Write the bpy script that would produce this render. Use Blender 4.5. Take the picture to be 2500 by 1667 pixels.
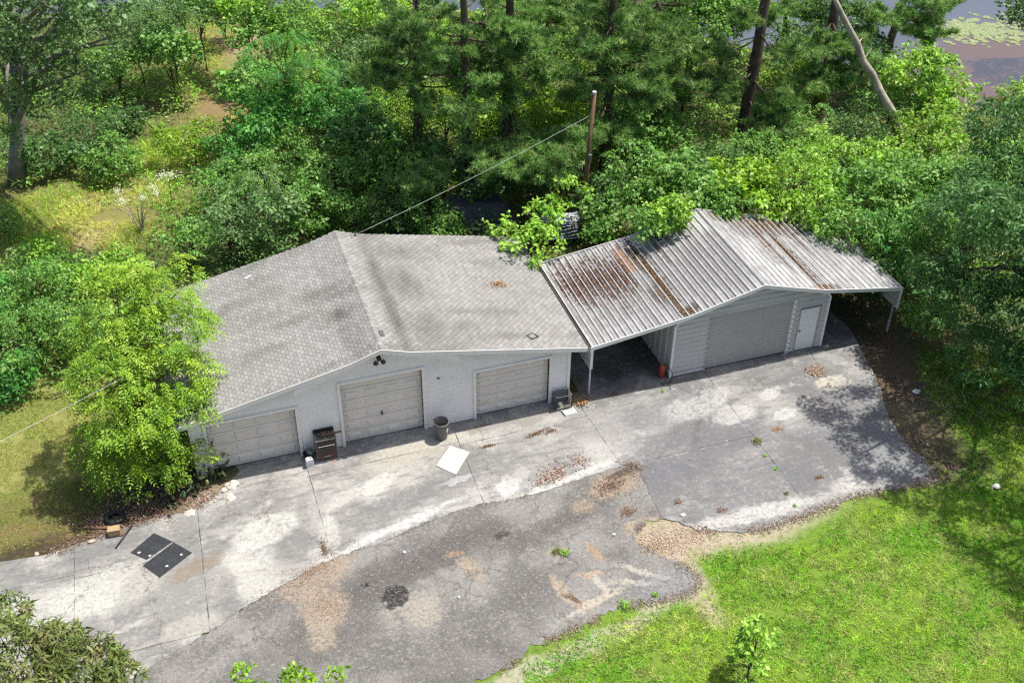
import bpy, bmesh, math, random
import numpy as np
from mathutils import Vector, Matrix
from mathutils.geometry import tessellate_polygon

# ---------------------------------------------------------------- camera, world, sun, exposure
for o in list(bpy.data.objects):
    bpy.data.objects.remove(o)
SC = bpy.context.scene
COL = SC.collection
CF = 2750.541                                   # focal length in pixels of a 2500-wide frame
PITCH, ROLL, YAW = math.radians(37.255), math.radians(0.654), math.radians(18.762)
CAM = np.array([1.129, -30.129, 27.422])
_fw = np.array([math.sin(YAW), math.cos(YAW), 0.0])
_rt = np.array([math.cos(YAW), -math.sin(YAW), 0.0])
_up = np.array([0, 0, 1.0])
FWD = _fw * math.cos(PITCH) - _up * math.sin(PITCH)
UPV = _fw * math.sin(PITCH) + _up * math.cos(PITCH)
cam_data = bpy.data.cameras.new('camera')
cam = bpy.data.objects.new('camera', cam_data)
COL.objects.link(cam)
_R = _rt * math.cos(ROLL) + UPV * math.sin(ROLL)
_U = UPV * math.cos(ROLL) - _rt * math.sin(ROLL)
cam.matrix_world = Matrix(((_R[0], _U[0], -FWD[0], CAM[0]), (_R[1], _U[1], -FWD[1], CAM[1]),
                           (_R[2], _U[2], -FWD[2], CAM[2]), (0, 0, 0, 1)))
cam_data.sensor_width = 36
cam_data.lens = 36 * CF / 2500
cam_data.clip_start = 0.5
cam_data.clip_end = 6000
SC.camera = cam

TOSUN = Vector((0.46, 0.08, 1.0)).normalized()
world = bpy.data.worlds.new('World')
SC.world = world
world.use_nodes = True
_wn = world.node_tree
_wn.nodes.clear()
_sky = _wn.nodes.new('ShaderNodeTexSky')
_sky.sky_type = 'NISHITA'
_sky.sun_disc = False
_sky.sun_elevation = math.asin(TOSUN.z)
_sky.sun_rotation = math.atan2(TOSUN.x, TOSUN.y)
_sky.air_density = 0.8
_sky.dust_density = 3.0
_sky.ozone_density = 0.4
_bg = _wn.nodes.new('ShaderNodeBackground')
_bg.inputs['Strength'].default_value = 0.135
_wo = _wn.nodes.new('ShaderNodeOutputWorld')
_wn.links.new(_sky.outputs[0], _bg.inputs[0])
_wn.links.new(_bg.outputs[0], _wo.inputs[0])
sun_d = bpy.data.lights.new('sun', 'SUN')
sun_d.energy = 5.0
sun_d.angle = math.radians(0.53)
sun_d.color = (1.0, 0.955, 0.88)
sun = bpy.data.objects.new('sun', sun_d)
COL.objects.link(sun)
sun.rotation_euler = TOSUN.to_track_quat('Z', 'Y').to_euler()
SC.view_settings.view_transform = 'Standard'
SC.view_settings.look = 'None'
SC.view_settings.gamma = 1.0
SC.view_settings.exposure = 0.42
SC.view_settings.use_curve_mapping = False
SC.cycles.max_bounces = 8
SC.cycles.transparent_max_bounces = 8
SC.cycles.sample_clamp_indirect = 6
SC.cycles.filter_width = 1.35
SC.cycles.use_denoising = False

# ---------------------------------------------------------------- helpers
RNG = np.random.default_rng(7)


def W(u, v, z=0.0):
    """world point at height z seen at survey position (u, v)"""
    a, b = u - 1250.0, v - 833.5
    a, b = a * math.cos(ROLL) + b * math.sin(ROLL), -a * math.sin(ROLL) + b * math.cos(ROLL)
    d = FWD + _rt * a / CF - UPV * b / CF
    return CAM + d * ((z - CAM[2]) / d[2])


def tag(o, label=None, cat=None, group=None, kind=None):
    if label: o['label'] = label
    if cat: o['category'] = cat
    if group: o['group'] = group
    if kind: o['kind'] = kind
    return o


def empty(name, loc=(0, 0, 0), label=None, cat=None, group=None):
    o = bpy.data.objects.new(name, None)
    o.location = loc
    o.empty_display_size = 0.2
    COL.objects.link(o)
    return tag(o, label, cat, group)


def mesh_np(name, V, F, cols=None, smooth=False):
    """F: (n,3) or (n,4) int array, or list of polygons"""
    me = bpy.data.meshes.new(name)
    V = np.asarray(V, np.float32)
    if isinstance(F, np.ndarray):
        k = F.shape[1]
        n = F.shape[0]
        me.vertices.add(len(V))
        me.vertices.foreach_set('co', V.ravel())
        me.loops.add(n * k)
        me.loops.foreach_set('vertex_index', F.astype(np.int32).ravel())
        me.polygons.add(n)
        me.polygons.foreach_set('loop_start', np.arange(0, n * k, k, dtype=np.int32))
        if smooth:
            me.polygons.foreach_set('use_smooth', np.ones(n, bool))
        me.update(calc_edges=True)
    else:
        me.from_pydata([tuple(map(float, v)) for v in V], [], F)
        if smooth:
            for p in me.polygons: p.use_smooth = True
        me.update()
    if cols is not None:
        at = me.color_attributes.new('Col', 'FLOAT_COLOR', 'POINT')
        c = np.ones((len(V), 4), np.float32)
        c[:, :3] = cols
        at.data.foreach_set('color', c.ravel())
    return me


def obj(name, me, mat=None, parent=None, loc=None):
    o = bpy.data.objects.new(name, me)
    COL.objects.link(o)
    if mat is not None and not me.materials:
        me.materials.append(mat)
    if parent is not None:
        o.parent = parent
    if loc is not None:
        o.location = loc
    return o


class MB:
    """collects simple solids into one mesh"""
    def __init__(s):
        s.V = []; s.F = []
    def add(s, V, F):
        n = len(s.V)
        s.V += [tuple(map(float, v)) for v in V]
        s.F += [tuple(i + n for i in f) for f in F]
        return s
    def box(s, x0, x1, y0, y1, z0, z1):
        return s.add([(x0, y0, z0), (x1, y0, z0), (x1, y1, z0), (x0, y1, z0), (x0, y0, z1), (x1, y0, z1), (x1, y1, z1), (x0, y1, z1)],
                     [(0, 3, 2, 1), (4, 5, 6, 7), (0, 1, 5, 4), (1, 2, 6, 5), (2, 3, 7, 6), (3, 0, 4, 7)])
    def prism(s, poly, axis, a, b):
        """polygon in the plane normal to axis, extruded from a to b"""
        n = len(poly)
        def P(p, t):
            if axis == 'y': return (p[0], t, p[1])
            if axis == 'x': return (t, p[0], p[1])
            return (p[0], p[1], t)
        V = [P(p, a) for p in poly] + [P(p, b) for p in poly]
        F = [tuple(range(n))[::-1], tuple(range(n, 2 * n))]
        F += [(i, (i + 1) % n, n + (i + 1) % n, n + i) for i in range(n)]
        return s.add(V, F)
    def tube(s, pts, rad, k=7, cap=True):
        pts = [Vector(p) for p in pts]
        if not hasattr(rad, '__len__'): rad = [rad] * len(pts)
        V, F = [], []
        for i, p in enumerate(pts):
            d = (pts[min(i + 1, len(pts) - 1)] - pts[max(i - 1, 0)])
            d = d.normalized() if d.length > 1e-9 else Vector((0, 0, 1))
            a = d.cross(Vector((0.31, 0.17, 0.93)))
            if a.length < 0.05: a = d.cross(Vector((1, 0, 0)))
            a.normalize(); b = d.cross(a)
            for j in range(k):
                t = 2 * math.pi * j / k
                V.append(p + (a * math.cos(t) + b * math.sin(t)) * rad[i])
        for i in range(len(pts) - 1):
            for j in range(k):
                F.append((i * k + j, i * k + (j + 1) % k, (i + 1) * k + (j + 1) % k, (i + 1) * k + j))
        if cap:
            F.append(tuple(range(k))[::-1]); F.append(tuple((len(pts) - 1) * k + j for j in range(k)))
        return s.add(V, F)
    def lathe(s, prof, c=(0, 0, 0), k=20):
        V, F = [], []
        for r, z in prof:
            for j in range(k):
                t = 2 * math.pi * j / k
                V.append((c[0] + r * math.cos(t), c[1] + r * math.sin(t), c[2] + z))
        for i in range(len(prof) - 1):
            for j in range(k):
                F.append((i * k + j, i * k + (j + 1) % k, (i + 1) * k + (j + 1) % k, (i + 1) * k + j))
        return s.add(V, F)
    def build(s, name, mat=None, parent=None, smooth=False, loc=None):
        return obj(name, mesh_np(name, s.V, s.F, smooth=smooth), mat, parent, loc)


def box(name, dims, mat, parent=None):
    return MB().box(*dims).build(name, mat, parent)


# ---- numpy value noise for shaping geometry
_perm = np.random.default_rng(3).random((256, 256))
def vnoise(x, y):
    xi = np.floor(x).astype(int); yi = np.floor(y).astype(int)
    fx = x - xi; fy = y - yi
    fx = fx * fx * (3 - 2 * fx); fy = fy * fy * (3 - 2 * fy)
    g = lambda a, b: _perm[a % 256, b % 256]
    return (g(xi, yi) * (1 - fx) + g(xi + 1, yi) * fx) * (1 - fy) + (g(xi, yi + 1) * (1 - fx) + g(xi + 1, yi + 1) * fx) * fy
def fbm(x, y, o=4):
    s = 0; a = .5
    for i in range(o):
        s = s + a * vnoise(x * 2 ** i + 17 * i, y * 2 ** i + 31 * i); a *= .5
    return s / (1 - .5 ** o)


def inpoly(x, y, poly):
    x = np.asarray(x, float); y = np.asarray(y, float)
    r = np.zeros(x.shape, bool)
    n = len(poly)
    for i in range(n):
        x0, y0 = poly[i]; x1, y1 = poly[(i + 1) % n]
        c = ((y0 > y) != (y1 > y)) & (x < (x1 - x0) * (y - y0) / ((y1 - y0) if y1 != y0 else 1e-9) + x0)
        r ^= c
    return r


def pdist(x, y, poly, closed=True):
    d = np.full(np.shape(x), 1e9)
    n = len(poly)
    for i in range(n if closed else n - 1):
        x0, y0 = poly[i]; x1, y1 = poly[(i + 1) % n]
        dx, dy = x1 - x0, y1 - y0
        t = np.clip(((x - x0) * dx + (y - y0) * dy) / (dx * dx + dy * dy + 1e-12), 0, 1)
        d = np.minimum(d, np.hypot(x - x0 - t * dx, y - y0 - t * dy))
    return d


def pxpoly(pts, z=0.0):
    return [tuple(W(u, v, z)[:2]) for u, v in pts]


# ---------------------------------------------------------------- materials
class NT:
    def __init__(s, name):
        s.m = bpy.data.materials.new(name)
        s.m.use_nodes = True
        s.t = s.m.node_tree
        s.t.nodes.clear()
        s.out = s.n('ShaderNodeOutputMaterial')
    def n(s, t, **kw):
        nd = s.t.nodes.new(t)
        for k, v in kw.items(): setattr(nd, k, v)
        return nd
    def l(s, a, b): s.t.links.new(a, b)
    def pos(s):
        return s.n('ShaderNodeNewGeometry').outputs['Position']
    def noise(s, vec, scale, detail=5, rough=.6, dist=0.0):
        nd = s.n('ShaderNodeTexNoise')
        nd.inputs['Scale'].default_value = scale
        nd.inputs['Detail'].default_value = detail
        nd.inputs['Roughness'].default_value = rough
        nd.inputs['Distortion'].default_value = dist
        if vec is not None: s.l(vec, nd.inputs['Vector'])
        return nd
    def scalev(s, vec, sc):
        nd = s.n('ShaderNodeVectorMath', operation='MULTIPLY')
        s.l(vec, nd.inputs[0]); nd.inputs[1].default_value = sc
        return nd.outputs[0]
    def rng(s, val, a, b, c=0.0, d=1.0, smooth=True):
        nd = s.n('ShaderNodeMapRange')
        nd.interpolation_type = 'SMOOTHSTEP' if smooth else 'LINEAR'
        s.l(val, nd.inputs['Value'])
        for i, v in zip(('From Min', 'From Max', 'To Min', 'To Max'), (a, b, c, d)): nd.inputs[i].default_value = v
        return nd.outputs['Result']
    def mix(s, fac, a, b, mode='MIX'):
        nd = s.n('ShaderNodeMix', data_type='RGBA', blend_type=mode)
        for sk, v in ((nd.inputs['Factor'], fac), (nd.inputs['A'], a), (nd.inputs['B'], b)):
            if hasattr(v, 'links'): s.l(v, sk)
            elif isinstance(v, (int, float)): sk.default_value = v
            else: sk.default_value = (v[0], v[1], v[2], 1)
        return nd.outputs['Result']
    def math(s, op, a, b=0.0):
        nd = s.n('ShaderNodeMath', operation=op)
        for sk, v in ((nd.inputs[0], a), (nd.inputs[1], b)):
            if hasattr(v, 'links'): s.l(v, sk)
            else: sk.default_value = v
        return nd.outputs[0]
    def blobs(s, pos, col, items, warp=0.35, wscale=1.6, brk=7.0, brkmin=.35):
        """stains with an outline of their own: (x, y, rx, ry, degrees, softness, colour, opacity)"""
        nz = s.noise(pos, wscale, 5, .62)
        c = s.n('ShaderNodeVectorMath', operation='SUBTRACT'); s.l(nz.outputs['Color'], c.inputs[0]); c.inputs[1].default_value = (.5, .5, .5)
        m = s.n('ShaderNodeVectorMath', operation='SCALE'); s.l(c.outputs[0], m.inputs[0]); m.inputs['Scale'].default_value = warp * 2
        a = s.n('ShaderNodeVectorMath', operation='ADD'); s.l(pos, a.inputs[0]); s.l(m.outputs[0], a.inputs[1])
        p = s.scalev(a.outputs[0], (1, 1, 0))
        bk = s.noise(pos, brk, 4, .72)
        bf = s.rng(bk.outputs[0], .34, .56, brkmin, 1.0)
        for (x, y, rx, ry, deg, soft, colr, op) in items:
            mp = s.n('ShaderNodeMapping', vector_type='TEXTURE')
            s.l(p, mp.inputs['Vector'])
            mp.inputs['Location'].default_value = (x, y, 0)
            mp.inputs['Rotation'].default_value = (0, 0, math.radians(deg))
            mp.inputs['Scale'].default_value = (rx, ry, 1)
            ln = s.n('ShaderNodeVectorMath', operation='LENGTH'); s.l(mp.outputs[0], ln.inputs[0])
            f = s.rng(ln.outputs['Value'], 1 + soft, max(0.0, 1 - soft), 0, op)
            col = s.mix(s.math('MULTIPLY', f, bf), col, colr)
        return col
    def principled(s, col, rough=.8, spec=.3, metal=0.0, bump=None, bstr=.3, bdist=.01):
        b = s.n('ShaderNodeBsdfPrincipled')
        if hasattr(col, 'links'): s.l(col, b.inputs['Base Color'])
        else: b.inputs['Base Color'].default_value = (*col, 1)
        if hasattr(rough, 'links'): s.l(rough, b.inputs['Roughness'])
        else: b.inputs['Roughness'].default_value = rough
        b.inputs['Specular IOR Level'].default_value = spec
        b.inputs['Metallic'].default_value = metal
        if bump is not None:
            bp = s.n('ShaderNodeBump'); bp.inputs['Strength'].default_value = bstr; bp.inputs['Distance'].default_value = bdist
            s.l(bump, bp.inputs['Height']); s.l(bp.outputs[0], b.inputs['Normal'])
        s.l(b.outputs[0], s.out.inputs['Surface'])
        return s.m


_simple = {}
def simple(name, col, rough=.7, spec=.3, metal=0.0, var=.18, scale=3.0, grain=40.0, dirt=None, dirt_amt=.5):
    if name in _simple: return _simple[name]
    t = NT(name)
    p = t.n('ShaderNodeTexCoord').outputs['Object']
    n1 = t.noise(p, scale, 5)
    n2 = t.noise(p, grain, 3)
    f = t.math('ADD', t.math('MULTIPLY', n1.outputs[0], .7), t.math('MULTIPLY', n2.outputs[0], .3))
    c = t.mix(t.rng(f, .3, .7), [v * (1 - var) for v in col], [min(1, v * (1 + var)) for v in col])
    if dirt is not None:
        n3 = t.noise(p, scale * 1.7, 6, .7)
        c = t.mix(t.rng(n3.outputs[0], .52, .72, 0, dirt_amt), c, dirt)
    _simple[name] = t.principled(c, rough, spec, metal, n2.outputs[0], .15)
    return _simple[name]


def foliage_mat(name, trans=.26, rough=.5, spec=.35, hue_var=.12):
    t = NT(name)
    a = t.n('ShaderNodeAttribute', attribute_name='Col')
    oi = t.n('ShaderNodeObjectInfo')
    v = t.rng(oi.outputs['Random'], 0, 1, 1 - hue_var, 1 + hue_var, False)
    hs = t.n('ShaderNodeHueSaturation'); t.l(a.outputs['Color'], hs.inputs['Color']); t.l(v, hs.inputs['Value'])
    b = t.n('ShaderNodeBsdfPrincipled')
    t.l(hs.outputs[0], b.inputs['Base Color'])
    b.inputs['Roughness'].default_value = rough
    b.inputs['Specular IOR Level'].default_value = spec
    tr = t.n('ShaderNodeBsdfTranslucent')
    hs2 = t.n('ShaderNodeHueSaturation'); t.l(hs.outputs[0], hs2.inputs['Color'])
    hs2.inputs['Hue'].default_value = .485; hs2.inputs['Value'].default_value = 1.5; hs2.inputs['Saturation'].default_value = 1.1
    t.l(hs2.outputs[0], tr.inputs['Color'])
    mx = t.n('ShaderNodeMixShader'); mx.inputs[0].default_value = trans
    t.l(b.outputs[0], mx.inputs[1]); t.l(tr.outputs[0], mx.inputs[2])
    t.l(mx.outputs[0], t.out.inputs['Surface'])
    return t.m


def vcol_mat(name, rough=.85, spec=.2, grain=60, gamt=.25, bump=.2, hue=0.0):
    t = NT(name)
    a = t.n('ShaderNodeAttribute', attribute_name='Col')
    p = t.pos()
    n = t.noise(p, grain, 3)
    c = t.mix(1.0, a.outputs['Color'], t.mix(t.rng(n.outputs[0], .3, .7), (1 - gamt,) * 3, (1 + gamt,) * 3), 'MULTIPLY')
    return t.principled(c, rough, spec, 0, n.outputs[0], bump)


LEAF = foliage_mat('leaf')
NEEDLE = foliage_mat('needle', .22, .5, .3)
GRASS = foliage_mat('grass_blade', .3, .6, .15)
BARK = simple('bark', (.085, .068, .052), .95, .1, 0, .35, 2.5, 25)
PINEBARK = simple('pine_bark', (.10, .075, .058), .95, .1, 0, .4, 2.0, 18)
PALEBARK = simple('pale_bark', (.42, .38, .32), .9, .1, 0, .3, 2.0, 18)

# ---------------------------------------------------------------- ground, pond
POND = [(-300, 54), (-20, 49), (-7.7, 46.5), (2, 44.5), (8.3, 42), (20, 39.2), (31, 34), (35, 28.5), (39.5, 24.0), (43.0, 19.5), (44.2, 14.5), (47, 6), (60, -8),
        (1500, -10), (1500, 1500), (-300, 1500)]
CONC_LO = pxpoly([(-260, 1900), (150, 1745), (350, 1637), (425, 1590), (510, 1541), (575, 1497), (638, 1456), (730, 1405), (818, 1361), (890, 1337), (957, 1313),
                  (1010, 1288), (1063, 1265), (1120, 1244), (1180, 1228), (1228, 1222), (1275, 1212), (1340, 1194), (1390, 1177), (1450, 1158), (1522, 1135),
                  (1545, 1130), (1563, 1147), (1580, 1185), (1598, 1225), (1616, 1260), (1700, 1290), (1810, 1300), (1870, 1290), (1966, 1257), (2040, 1232), (2085, 1212), (2190, 1192),
                  (2285, 1177)])
CONC_R = pxpoly([(2292, 1165), (2255, 1118), (2225, 1095), (2170, 1020), (2155, 960), (2135, 915), (2110, 870)])
CONC_UPL = pxpoly([(585, 1150), (570, 1165), (530, 1205), (460, 1250), (380, 1262), (270, 1300), (186, 1328), (106, 1355), (0, 1371), (-260, 1420)])
CONC = CONC_LO + CONC_R + [(26.2, .6), (26.0, 2.6), (24.42, 5.6), (14.15, 5.6), (14.15, 0.25), (1.2, .25)] + CONC_UPL
ASPH = pxpoly([(-500, 2050), (150, 1740), (350, 1632), (510, 1535), (638, 1450), (818, 1354), (957, 1305), (1063, 1258), (1180, 1221), (1275, 1204), (1390, 1170), (1522, 1128),
               (1560, 1140), (1590, 1190), (1624, 1266), (1580, 1270), (1560, 1300), (1556, 1322), (1575, 1335), (1600, 1345), (1650, 1370), (1690, 1392), (1706, 1412), (1700, 1436), (1680, 1448), (1626, 1462),
               (1570, 1474), (1510, 1483), (1470, 1500), (1414, 1531), (1360, 1552), (1307, 1574), (1260, 1610), (1222, 1637), (1148, 1667), (1000, 1760), (500, 2100)])
MEADOW = pxpoly([(90, 470), (190, 420), (330, 350), (470, 290), (520, 180), (470, 120), (500, 60), (660, 55), (640, 150), (610, 250), (590, 330), (470, 380), (420, 470), (340, 640), (230, 620), (150, 620), (0, 690), (-250, 760), (-250, 560)])
LAWN_L = pxpoly([(-300, 900), (0, 930), (130, 900), (230, 890), (300, 1000), (300, 1200), (250, 1290), (180, 1310), (0, 1350), (-300, 1420)])
LAWN_R = pxpoly([(1148, 1667), (1222, 1637), (1260, 1610), (1307, 1574), (1360, 1552), (1414, 1531), (1470, 1500), (1510, 1483), (1626, 1462), (1690, 1448), (1712, 1415), (1700, 1390),
                 (1670, 1370), (1660, 1345), (1750, 1320), (1850, 1320), (1980, 1310), (2000, 1275), (2060, 1235), (2130, 1215), (2280, 1200), (2330, 1150), (2330, 1080), (2260, 1000), (2230, 930), (2230, 850), (2700, 820),
                 (3100, 1900), (1000, 2100), (900, 1850)])
PATH_BITS = [W(505, 290), W(560, 235), W(590, 110), W(650, 75)]

gx = np.unique(np.concatenate([np.linspace(-1500, -70, 14), np.arange(-60, 90.1, 1.0), np.linspace(100, 1500, 14)]))
gy = np.unique(np.concatenate([np.linspace(-1500, -50, 14), np.arange(-40, 90.1, 1.0), np.linspace(100, 1500, 14)]))
X, Y = np.meshgrid(gx, gy)
ins = inpoly(X, Y, POND)
dd = pdist(X, Y, POND)
def smst(t): t = np.clip(t, 0, 1); return t * t * (3 - 2 * t)
Z = -.035 + np.where(ins, -1.3 * smst(dd / 3.5), 0)
_far = smst((Y - 10) / 10)
Z = Z + np.where(ins, 0, .3 * (fbm(X * .25, Y * .25) - .5) * _far)
nx, ny = len(gx), len(gy)
idx = np.arange(nx * ny).reshape(ny, nx)
FQ = np.stack([idx[:-1, :-1], idx[:-1, 1:], idx[1:, 1:], idx[1:, :-1]], -1).reshape(-1, 4)
def zg(x, y):
    """terrain height"""
    x = np.asarray(x, float); y = np.asarray(y, float)
    i = inpoly(x, y, POND)
    z = -.035 + np.where(i, -1.3 * smst(pdist(x, y, POND) / 3.5), .3 * (fbm(x * .25, y * .25) - .5) * smst((y - 10) / 10))
    return z

t = NT('soil_and_turf')
p = t.pos()
n1 = t.noise(p, .55, 6, .65); n2 = t.noise(p, 3.2, 6, .7); n3 = t.noise(p, 26, 4, .7)
c = t.mix(t.rng(n1.outputs[0], .38, .62), (.055, .085, .022), (.10, .105, .04))
c = t.mix(t.rng(n2.outputs[0], .5, .68, 0, .75), c, (.15, .115, .065))
BL = []
def gb(u, v, rx, ry, deg, soft, col, op): q = W(u, v); BL.append((q[0], q[1], rx, ry, deg, soft, col, op))
gb(2050, 1480, 13, 6.5, 0, .3, (.15, .26, .03), .9)
gb(90, 1050, 6, 4.0, 0, .4, (.27, .27, .085), .9)          # dry mown lawn
gb(60, 1260, 3.5, 1.2, 0, .5, (.20, .14, .075), .8)
gb(70, 1345, 3.0, .5, 2, .3, (.055, .040, .028), .95)       # wet mud at the slab edge
gb(330, 1240, 2.6, 1.0, 20, .4, (.10, .06, .038), .95)      # litter bed under the tree
gb(300, 1180, 2.4, 1.6, 20, .4, (.06, .045, .03), .7)
gb(500, 1230, 1.6, .6, 32, .4, (.26, .20, .15), .95)
gb(200, 520, 8, 4, 10, .5, (.24, .22, .08), .8)            # meadow
gb(560, 150, 5, 9, -12, .5, (.25, .23, .085), .8)
gb(330, 440, 6, 3, 20, .5, (.20, .19, .07), .7)
gb(545, 260, 1.6, 3.2, -10, .5, (.24, .16, .09), .85)       # bare path
gb(600, 105, 2.0, 2.2, 0, .5, (.30, .22, .14), .85)
gb(190, 580, 2.2, 1.0, 15, .5, (.34, .27, .16), .7)
gb(2190, 930, 1.2, 2.0, 20, .4, (.15, .115, .08), .95)      # litter beside the slab
gb(2215, 1040, 1.6, 1.6, 0, .4, (.14, .11, .075), .95)
gb(2330, 1130, 1.4, 1.2, 0, .4, (.07, .055, .04), .9)
gb(2130, 870, 1.8, 2.6, 0, .4, (.10, .075, .05), .95)
gb(2080, 790, 2.6, 2.0, 0, .4, (.075, .055, .04), .9)
gb(1760, 1290, 4.2, 1.0, 0, .35, (.40, .33, .26), .95)      # pale grit between slab and lawn
gb(1620, 1330, 1.3, .9, 0, .4, (.36, .29, .22), .95)
gb(1400, 1585, 4.5, .35, 12, .4, (.40, .36, .29), .85)
gb(1700, 1430, .5, 1.6, 0, .4, (.38, .33, .26), .9)
c = t.blobs(p, c, BL, .6, .9, 5.0, .4)
c = t.mix(t.rng(n3.outputs[0], .3, .7, 0, .4), c, t.mix(.5, c, (.04, .05, .015)))
GROUND = t.principled(c, .95, .1, 0, n3.outputs[0], .6, .04)
ground = obj('ground', mesh_np('ground', np.stack([X, Y, Z], -1).reshape(-1, 3), FQ, smooth=True), GROUND)
tag(ground, 'soil and rough turf around the buildings', kind='structure')

t = NT('pond_water')
p = t.pos()
nw = t.noise(t.scalev(p, (1, .6, 1)), 1.3, 4, .6)
nb = t.noise(p, .09, 4, .6)
cw = t.mix(t.rng(nb.outputs[0], .4, .62), (.05, .052, .05), (.06, .066, .07))
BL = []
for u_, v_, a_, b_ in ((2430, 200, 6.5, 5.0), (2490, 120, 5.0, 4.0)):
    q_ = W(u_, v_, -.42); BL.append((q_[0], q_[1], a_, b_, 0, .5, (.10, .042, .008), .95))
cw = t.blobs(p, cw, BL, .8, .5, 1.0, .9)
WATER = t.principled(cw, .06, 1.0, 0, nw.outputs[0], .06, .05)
for nd in t.t.nodes:
    if nd.type == 'BSDF_PRINCIPLED': nd.inputs['IOR'].default_value = 2.0
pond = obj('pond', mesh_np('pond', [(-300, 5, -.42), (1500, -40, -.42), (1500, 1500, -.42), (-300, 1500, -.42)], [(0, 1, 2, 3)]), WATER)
tag(pond, 'still brown pond beyond the trees', kind='structure')

# ---------------------------------------------------------------- asphalt
t = NT('old_asphalt')
p = t.pos()
n1 = t.noise(p, .5, 6, .6); n2 = t.noise(p, 2.4, 6, .7); n3 = t.noise(p, 42, 3, .75); n4 = t.noise(p, 9, 5, .7)
c = t.mix(t.rng(n1.outputs[0], .4, .6), (.115, .112, .105), (.20, .195, .182))
c = t.mix(t.rng(n2.outputs[0], .5, .7, 0, .7), c, (.25, .243, .23))
BL = []
dk = (.07, .066, .062); tan = (.30, .23, .155)
gb(960, 1400, 2.6, .75, 18, .35, dk, .85)
gb(1130, 1330, 2.0, .55, 16, .4, dk, .8)
gb(1310, 1300, 2.2, .35, 14, .5, dk, .75)
gb(1420, 1250, 1.6, .5, 12, .5, dk, .6)
gb(830, 1520, 1.7, 1.1, 30, .35, dk, .65)
gb(620, 1650, 2.2, 1.2, 20, .4, dk, .55)
gb(1120, 1640, 2.5, 1.0, 10, .4, dk, .45)
gb(1330, 1420, 1.8, .5, 20, .5, dk, .45)
gb(770, 1400, 1.35, .75, 25, .3, (.27, .21, .155), .95)      # washed grit and straw
gb(790, 1480, .75, .9, 0, .35, (.28, .22, .16), .9)
gb(785, 1545, .4, .7, 0, .4, (.28, .235, .175), .85)
gb(1040, 1500, .5, .5, 0, .5, (.30, .27, .22), .8)
gb(1010, 1475, .9, .6, 0, .6, (.29, .265, .225), .7)
gb(1150, 1385, .28, .55, 25, .4, tan, .75)
gb(1112, 1352, .3, .12, 0, .4, (.33, .2, .11), .6)
gb(1500, 1180, 1.0, .55, 15, .3, (.27, .2, .14), .95)        # broken corner
gb(1530, 1150, .8, .2, 10, .3, (.12, .085, .05), .95)
gb(1540, 1250, .55, .9, -10, .4, (.21, .2, .18), .6)
gb(1535, 1245, .28, .18, 0, .3, (.15, .09, .05), .95)
gb(1425, 1235, .4, .3, 0, .5, tan, .7)
gb(1600, 1290, 1.0, .45, -20, .3, (.33, .25, .175), .95)
gb(1575, 1290, .35, .35, 0, .3, (.13, .11, .09), .95)
gb(1450, 1345, .13, .5, 12, .3, (.30, .2, .12), .9)
gb(1355, 1345, .45, .18, 0, .4, (.22, .2, .12), .8)
gb(1365, 1430, .18, .5, 15, .3, (.31, .24, .17), .95)
gb(1400, 1465, .16, .6, 40, .3, (.31, .24, .17), .95)
gb(1395, 1458, .08, .35, 40, .3, (.12, .08, .05), .95)
gb(1450, 1470, 1.2, .12, 15, .4, (.38, .34, .28), .9)
gb(1440, 1400, .45, .12, -5, .4, (.33, .24, .16), .9)
gb(1470, 1430, .11, .6, 12, .4, (.38, .34, .28), .9)
gb(1540, 1420, .8, .1, -18, .4, (.38, .35, .30), .85)
gb(1570, 1395, .9, .1, -38, .4, (.38, .35, .30), .85)
gb(1640, 1430, 1.2, .7, 0, .3, (.20, .21, .225), .6)
gb(560, 1600, 1.6, .35, 30, .5, (.25, .25, .23), .5)
c = t.blobs(p, c, BL, .28, 3.4, 9.0, .3)
BL = []
gb(968, 1452, .40, .44, 0, .10, (.014, .014, .014), 1.0)    # tar patch
gb(933, 1462, .10, .14, 0, .2, (.025, .025, .02), 1.0)
gb(953, 1480, .14, .10, 0, .2, (.025, .025, .02), 1.0)
gb(893, 1426, .15, .07, 0, .2, (.018, .018, .018), 1.0)
gb(1225, 1305, .28, .15, 10, .25, (.04, .032, .022), 1.0)
gb(1530, 1148, .75, .14, 12, .3, (.06, .045, .03), .95)
gb(1572, 1292, .3, .3, 0, .3, (.08, .065, .05), .95)
gb(1395, 1460, .07, .35, 40, .3, (.09, .06, .04), .95)
c = t.blobs(p, c, BL, .14, 5.0, 12.0, .85)
# crack network
vo = t.n('ShaderNodeTexVoronoi', feature='DISTANCE_TO_EDGE'); vo.inputs['Scale'].default_value = .55
pw = t.n('ShaderNodeVectorMath', operation='ADD'); t.l(p, pw.inputs[0])
sc_ = t.n('ShaderNodeVectorMath', operation='SCALE'); t.l(n2.outputs['Color'], sc_.inputs[0]); sc_.inputs['Scale'].default_value = 1.0
t.l(sc_.outputs[0], pw.inputs[1]); t.l(pw.outputs[0], vo.inputs['Vector'])
ck = t.math('MULTIPLY', t.rng(vo.outputs['Distance'], .03, .006), t.rng(n1.outputs[0], .46, .56))
c = t.mix(t.math('MULTIPLY', ck, t.math('MULTIPLY', t.rng(n4.outputs[0], .38, .52), .75)), c, (.05, .047, .043))
vf = t.n('ShaderNodeTexVoronoi', feature='DISTANCE_TO_EDGE'); vf.inputs['Scale'].default_value = 2.6; t.l(pw.outputs[0], vf.inputs['Vector'])
c = t.mix(t.math('MULTIPLY', t.rng(vf.outputs['Distance'], .045, .01), t.rng(n2.outputs[0], .52, .62, 0, .55)), c, (.05, .047, .043))
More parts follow.
